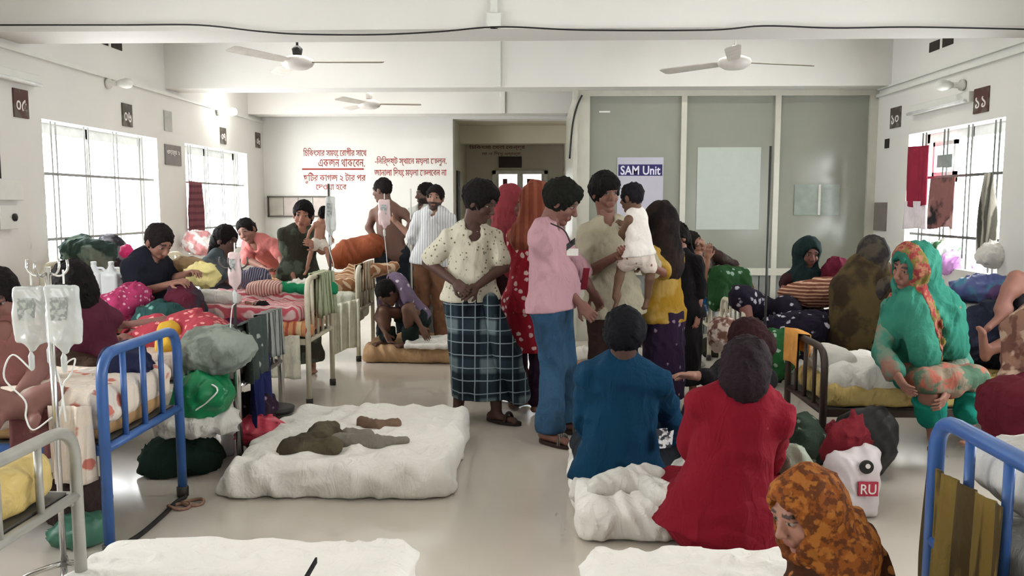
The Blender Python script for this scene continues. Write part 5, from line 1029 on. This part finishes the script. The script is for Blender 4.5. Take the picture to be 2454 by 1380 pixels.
person('patient lying with a raised bare knee at the right picture edge', Y=5.45, head=(2740, 770, -.85), neck=(2690, 790, -.65), pel=(2555, 800, -.1), fwd=(0, -.3, .95), look=(0, -.3, .95), up=(1, 0, 0), s=.95, skin=(150, 104, 90), hair='short', kL=(2436, 668), aL=(2395, 742, -.03), kR=(2470, 800, -.1), aR=(2372, 838, -.12), toeL=(-.6, 0, -.5), toeR=(-.2, -.2, .95), res=.014, fine=.01,
       wear=(('tee', c_('dark_blue_tee', (50, 56, 74)), dict()), ('shorts', c_('dark_shorts', (54, 56, 66)), dict(len=.6))))
BLU = c_('petrol_blue_shirt', (12, 54, 82), sub=.12, scale=4)
person('person in a petrol blue shirt seated on the floor mattress, seen from behind', Y=4.12, head=(1496, 806), neck=(1496, 880), pel=(1482, 1120, .02), fwd=(.12, 1, 0), look=(.1, .95, -.15), s=1.08, hs=1.08, skin=(80, 58, 50), hair='thick', hcol=(16, 16, 20), eR=(1606, 1010, .14), wR=(1590, 1060, .40), eL=(1402, 1010, .12), wL=(1430, 1060, .40), kR=(1610, 1070, .5), aR=(1500, 1100, .62), kL=(1400, 1060, .5), aL=(1470, 1090, .55), res=.012, fine=.007,
       wear=(('tee', BLU, dict(sleeve=1.7, hem=.12, off=.020, w=1.02, fold=(.013, .15), cuff=.012)), ('trousers', c_('dark_slate_trousers', (34, 38, 44)), dict())))
REDK = c_('crimson_kameez', (126, 20, 36), kind='dots', col2=(200, 110, 114), scale=5.2, thr=.045, sub=.1)
person('woman in crimson seated on the floor mattress, seen from behind', Y=3.6, head=(1784, 888), neck=(1778, 952), pel=(1730, 1222, -.02), fwd=(.12, 1, 0), look=(.1, .9, -.35), s=1.04, hs=1.1, skin=(110, 76, 66), hair='bob', hcol=(36, 26, 30), eR=(1850, 1060, .12), wR=(1840, 1120, .36), eL=(1655, 1060, .12), wL=(1690, 1120, .36), kR=(1850, 1180, .42), aR=(1740, 1200, .5), kL=(1620, 1200, .38), aL=(1690, 1210, .5), res=.012, fine=.009,
       wear=(('kameez', REDK, dict(sleeve=1.6, hem=.20, off=.03, w=1.08, flare=.06, fold=(.014, .17))), ('lap', REDK, dict(r=.14, len=.5, fold=(.014, .16)))))
person('woman in black with dark maroon hair reaching left on the floor', Y=4.75, head=(1796, 822), neck=(1786, 872), pel=(1770, 1020), fwd=(-.6, -.5, 0), look=(-.4, .4, -.7), s=.95, hs=1.05, skin=(150, 108, 92), hair='bob', hcol=(44, 22, 24), eR=(1720, 905, -.15), wR=(1660, 900, -.2), eL=(1800, 960, -.2), wL=(1750, 985, -.3), kR=(1690, 1000, -.1), aR=(1760, 1030, -.2), kL=(1790, 1010, -.3), aL=(1720, 1040, -.3), hn={'R': (.1, -.3, -.9)},
       wear=(('kameez', BLACK, dict(sleeve=1.5, hem=.1)), ('lap', BLACK, dict(r=.12))))
ORS = c_('orange_brown_scarf', (134, 74, 30), kind='blotch', col2=(94, 52, 28), scale=42, col3=(158, 98, 42)); LEO = c_('brown_leopard_print', (66, 38, 24), kind='floral', col2=(166, 108, 58), scale=24, thr=.30, rough=.9)
person('girl in an orange brown headscarf and leopard print dress, bottom right', Y=2.42, head=(1928, 1225), neck=(1985, 1312, .05), pel=(2070, 1610, .08), fwd=(-.62, .72, 0), look=(-.86, -.36, -.34), s=.92, hs=.98, skin=(156, 110, 92), hair=None, eL=(1905, 1490, .0), wL=(1880, 1560, .1), eR=(2150, 1490, .15), wR=(2060, 1560, .3), kL=(1860, 1560, -.15), aL=(1950, 1650, -.1), kR=(1850, 1540, .15), aR=(1930, 1640, .15), res=.012, fine=.005,
       wear=(('kameez', LEO, dict(sleeve=1.6, hem=.1, off=.02, w=1.1)), ('lap', LEO, dict(r=.12)), ('scarf', ORS, dict(back=.93, sh=False, fold=(.008, .06, (0, 0, 1)))), ('wrap', ORS, dict(name='scarf_tail', caps=[((1975, 1280, .02), (2040, 1250, .03), .05, .03), ((2040, 1250, .03), (2060, 1300, .03), .03, .04)]))))
# back of the ward
person('shirtless man standing with hands on hips, back turned', Y=9.0, head=(916, 456), neck=(928, 492), pel=(940, 605), fwd=(-.30, .92, 0), look=(-.85, .35, -.1), s=1.0, hs=1.08, skin=(116, 86, 74), hair='crop', eR=(990, 532, -.02), wR=(956, 578, -.02), eL=(884, 545, .05), wL=(906, 585, .0), sR=(966, 510), sL=(897, 512), hn={'R': (-.8, .4, 0), 'L': (.8, .4, 0)}, wear=(('trousers', c_('dark_navy_trousers', (44, 50, 58)), dict()),))
person('bearded man in a white striped shirt standing before the back wall', Y=8.6, head=(1043, 474), neck=(1043, 508), pel=(1034, 618), fwd=(-.1, -1, 0), look=(-.08, -1, -.05), s=1.0, hs=1.06, skin=(150, 112, 96), hair='short', beard=True, eR=(990, 572, .02), wR=(948, 532, .05), eL=(1082, 572, .0), wL=(1072, 625, -.05), wear=(('shirt', c_('white_stripe_shirt', (216, 216, 214), kind='stripeX', col2=(176, 178, 184), scale=12, thr=.3), dict(sleeve=.9, hem=.14, cuff=.02, open=1.2, off=.024)), ('trousers', c_('tan_brown_trousers', (124, 88, 66)), dict(len=1.9))))
person('man half hidden behind the bearded man', Y=9.25, head=(1019, 466), neck=(1016, 500), pel=(1010, 612), fwd=(-.5, -.85, 0), look=(-.8, -.5, -.05), s=1.0, hs=1.04, skin=(96, 70, 58), hair='short', beard=True, wear=(('shirt', c_('pale_grey_shirt', (190, 190, 182)), dict(sleeve=.9, hem=.14)), ('trousers', c_('grey_trousers', (90, 88, 84)), dict())))
DGP = c_('dark_green_brown_print', (54, 52, 44), kind='blotch', col2=(84, 92, 78), scale=7)
person('woman in a dark print dress carrying a baby between the left beds', Y=7.55, head=(727, 516), neck=(722, 552), pel=(716, 650), fwd=(.35, -.92, 0), look=(.12, -.98, -.12), s=.92, hs=1.08, skin=(170, 120, 100), hair='bun', eR=(690, 615, -.02), wR=(700, 655, -.12), eL=(772, 600, -.1), wL=(752, 588, -.28), wear=(('kameez', DGP, dict(sleeve=.7, hem=.2)), ('skirt', DGP, dict(z=.1, r=.2, top=0))))
person('baby in a white nappy on the hip of the woman in dark print', Y=7.3, head=(776, 514), neck=(769, 532), pel=(764, 580), fwd=(-.75, .6, 0), look=(-.2, .9, 0), s=.36, hs=.62, skin=(176, 130, 108), hair='crop', eL=(742, 555), wL=(735, 575), eR=(790, 555), wR=(795, 570), kL=(746, 602, -.02), aL=(736, 642, -.03), kR=(784, 600, -.03), aR=(790, 636, -.05), toeL=(-.4, -.5, -.7), toeR=(-.3, -.5, -.7), res=.008, fine=.007, base=.95, wear=(('shorts', c_('white_nappy', (226, 216, 204)), dict(len=.35, off=.018, fold=(.003, .04))),))
person('man in a salmon shirt leaning sideways over the far left bed', Y=8.3, head=(592, 554, -.05), neck=(616, 578), pel=(678, 640, .35), fwd=(-.35, -.85, -.3), look=(-.15, -.95, -.22), up=(-.45, -.2, .87), s=1.0, hs=1.05, skin=(140, 98, 84), hair='short', eR=(594, 622, -.05), wR=(630, 640, -.15), eL=(672, 610, -.05), wL=(680, 645, -.2), kL=(740, 680, .3), aL=(740, 760, .3), kR=(720, 690, .2), aR=(720, 770, .2), wear=(('shirt', c_('salmon_shirt', (190, 112, 108)), dict(sleeve=.95, hem=.1, off=.022)), ('trousers', c_('grey_lungi', (96, 90, 90)), dict())))
person('person in slate grey seated in profile by the far left window', Y=7.3, head=(540, 576), neck=(530, 612), pel=(522, 705), fwd=(.85, -.35, 0), look=(.9, -.2, -.3), s=.92, hs=1.05, skin=(98, 72, 64), hair='long', eR=(545, 672, -.05), wR=(570, 690, -.15), eL=(570, 660, .1), wL=(585, 690, 0), kR=(600, 705, -.1), aR=(600, 770, -.1), kL=(600, 700, .1), aL=(610, 770, .1), wear=(('kameez', c_('slate_print', (72, 82, 86), kind='blotch', col2=(96, 104, 106), scale=6), dict(sleeve=.8, hem=.1)), ('lap', c_('dark_slate_lap', (50, 48, 54)), dict(r=.1))))
BTE = c_('black_tee', (30, 32, 42), sub=.15)
person('boy in a black T-shirt seated on the bed looking down', Y=5.95, head=(379, 581), neck=(356, 620), pel=(346, 735), fwd=(.82, -.45, 0), look=(.72, -.36, -.55), s=.95, hs=1.06, skin=(150, 108, 92), hair='short', hcol=(34, 28, 28), eR=(338, 702, -.1), wR=(412, 680, -.2), eL=(410, 670, .15), wL=(452, 655, .0), hn={'R': (.2, .3, -.9), 'L': (.2, -.3, -.9)}, curl=.8, kR=(448, 742, -.15), aR=(440, 790, .1), kL=(470, 740, .15), aL=(460, 790, .2), res=.012,
       wear=(('tee', BTE, dict(sleeve=.75, hem=.1, cuff=.02, off=.022, w=1.05)), ('shorts', c_('dark_teal_shorts', (38, 54, 56)), dict(len=1.1, off=.025))))
REDP_ = c_('red_rose_print', (168, 62, 74), kind='floral', col2=(224, 150, 146), scale=20, thr=.28); 
person('patient in a red printed dress lying on the bed with an arm over the head', Y=5.1, head=(292, 832, -.1), neck=(322, 818), pel=(440, 808, .05), fwd=(0, -.55, .8), look=(-.1, -.7, .6), up=(-1, 0, 0), s=.92, hs=1.0, skin=(124, 86, 78), hair='long', eL=(398, 772, .05), wL=(306, 778, -.02), eR=(360, 850, -.1), wR=(320, 850, -.2), kL=(500, 800, .1), aL=(560, 830, .15), kR=(495, 818, -.1), aR=(560, 845, -.05), wear=(('kameez', REDP_, dict(sleeve=.55, hem=.35, w=1.05)), ('lap', REDP_, dict(r=.12, len=.3)), ('wrap', c_('yellow_sash', (214, 170, 62)), dict(name='sash', caps=[((405, 800, -.1), (400, 830, -.16), .07, .06)]))))
person('patient in purple lying on the striped bed, black hair towards the aisle', Y=6.4, head=(612, 752), neck=(582, 768), pel=(470, 772, .1), fwd=(0, -.4, .9), look=(-.3, -.2, .9), up=(1, 0, .1), s=.92, hs=1.05, skin=(150, 104, 92), hair='long', eR=(540, 790, -.08), wR=(595, 800, -.1), kL=(400, 760, .2), aL=(330, 770, .25), kR=(400, 770, .1), aR=(330, 775, .15), wear=(('kameez', c_('plum_purple', (98, 44, 76)), dict(sleeve=1.1, hem=.3, w=1.15)), ('lap', c_('plum_lap', (80, 40, 66)), dict(r=.12))))
person('person with black hair in maroon seated on the left blue bed', Y=4.35, head=(172, 690), neck=(192, 752), pel=(226, 905), fwd=(-.55, .4, 0), look=(-.75, .4, -.2), s=.98, hs=1.08, skin=(110, 78, 68), hair='bob', eR=(160, 840, .1), wR=(140, 880, .0), eL=(250, 850, -.05), wL=(230, 905, -.15), kL=(150, 900, -.15), aL=(230, 910, -.2), kR=(150, 890, .1), aR=(220, 905, .1), wear=(('kameez', c_('maroon_kurta', (84, 36, 52)), dict(sleeve=1.1, hem=.1, w=1.08)), ('lap', c_('brown_lap', (62, 46, 36)), dict(r=.12))))
person('bare-armed person cut by the left picture edge, on the blue bed', Y=3.75, head=(-6, 715), neck=(14, 790), pel=(40, 965), fwd=(.45, -.85, 0), look=(.3, -.9, -.3), s=.98, hs=1.1, skin=(132, 92, 84), hair='short', eL=(92, 890, -.02), wL=(40, 950, -.2), eR=(-70, 880), wR=(0, 950, -.2), kL=(125, 945, -.2), aL=(30, 980, -.28), kR=(-20, 960, -.3), aR=(60, 985, -.25), wear=(('vest', c_('dusty_rose_vest', (138, 92, 88)), dict(hem=.1)), ('shorts', c_('olive_shorts', (120, 112, 70)), dict(len=.7))))
person('person squatting by the farthest bed, head bowed, dark trousers', Y=8.2, head=(928, 702, -.12), neck=(946, 668, -.02), pel=(996, 756, .15), fwd=(-.6, -.35, -.4), look=(-.45, -.4, -.8), up=(-.5, -.2, .5), s=.9, hs=1.05, skin=(108, 76, 62), hair='short', eR=(905, 760, -.1), wR=(925, 800, -.2), eL=(985, 740, -.2), wL=(1010, 785, -.25), kR=(920, 745, -.15), aR=(930, 812, -.1), kL=(975, 742, -.25), aL=(985, 815, -.15), wear=(('tee', c_('purple_white_tee', (112, 96, 118), kind='floral', col2=(196, 186, 196), scale=12, thr=.2), dict(sleeve=.6, hem=.05)), ('trousers', c_('dark_bottle_trousers', (30, 40, 38)), dict(off=.03))))
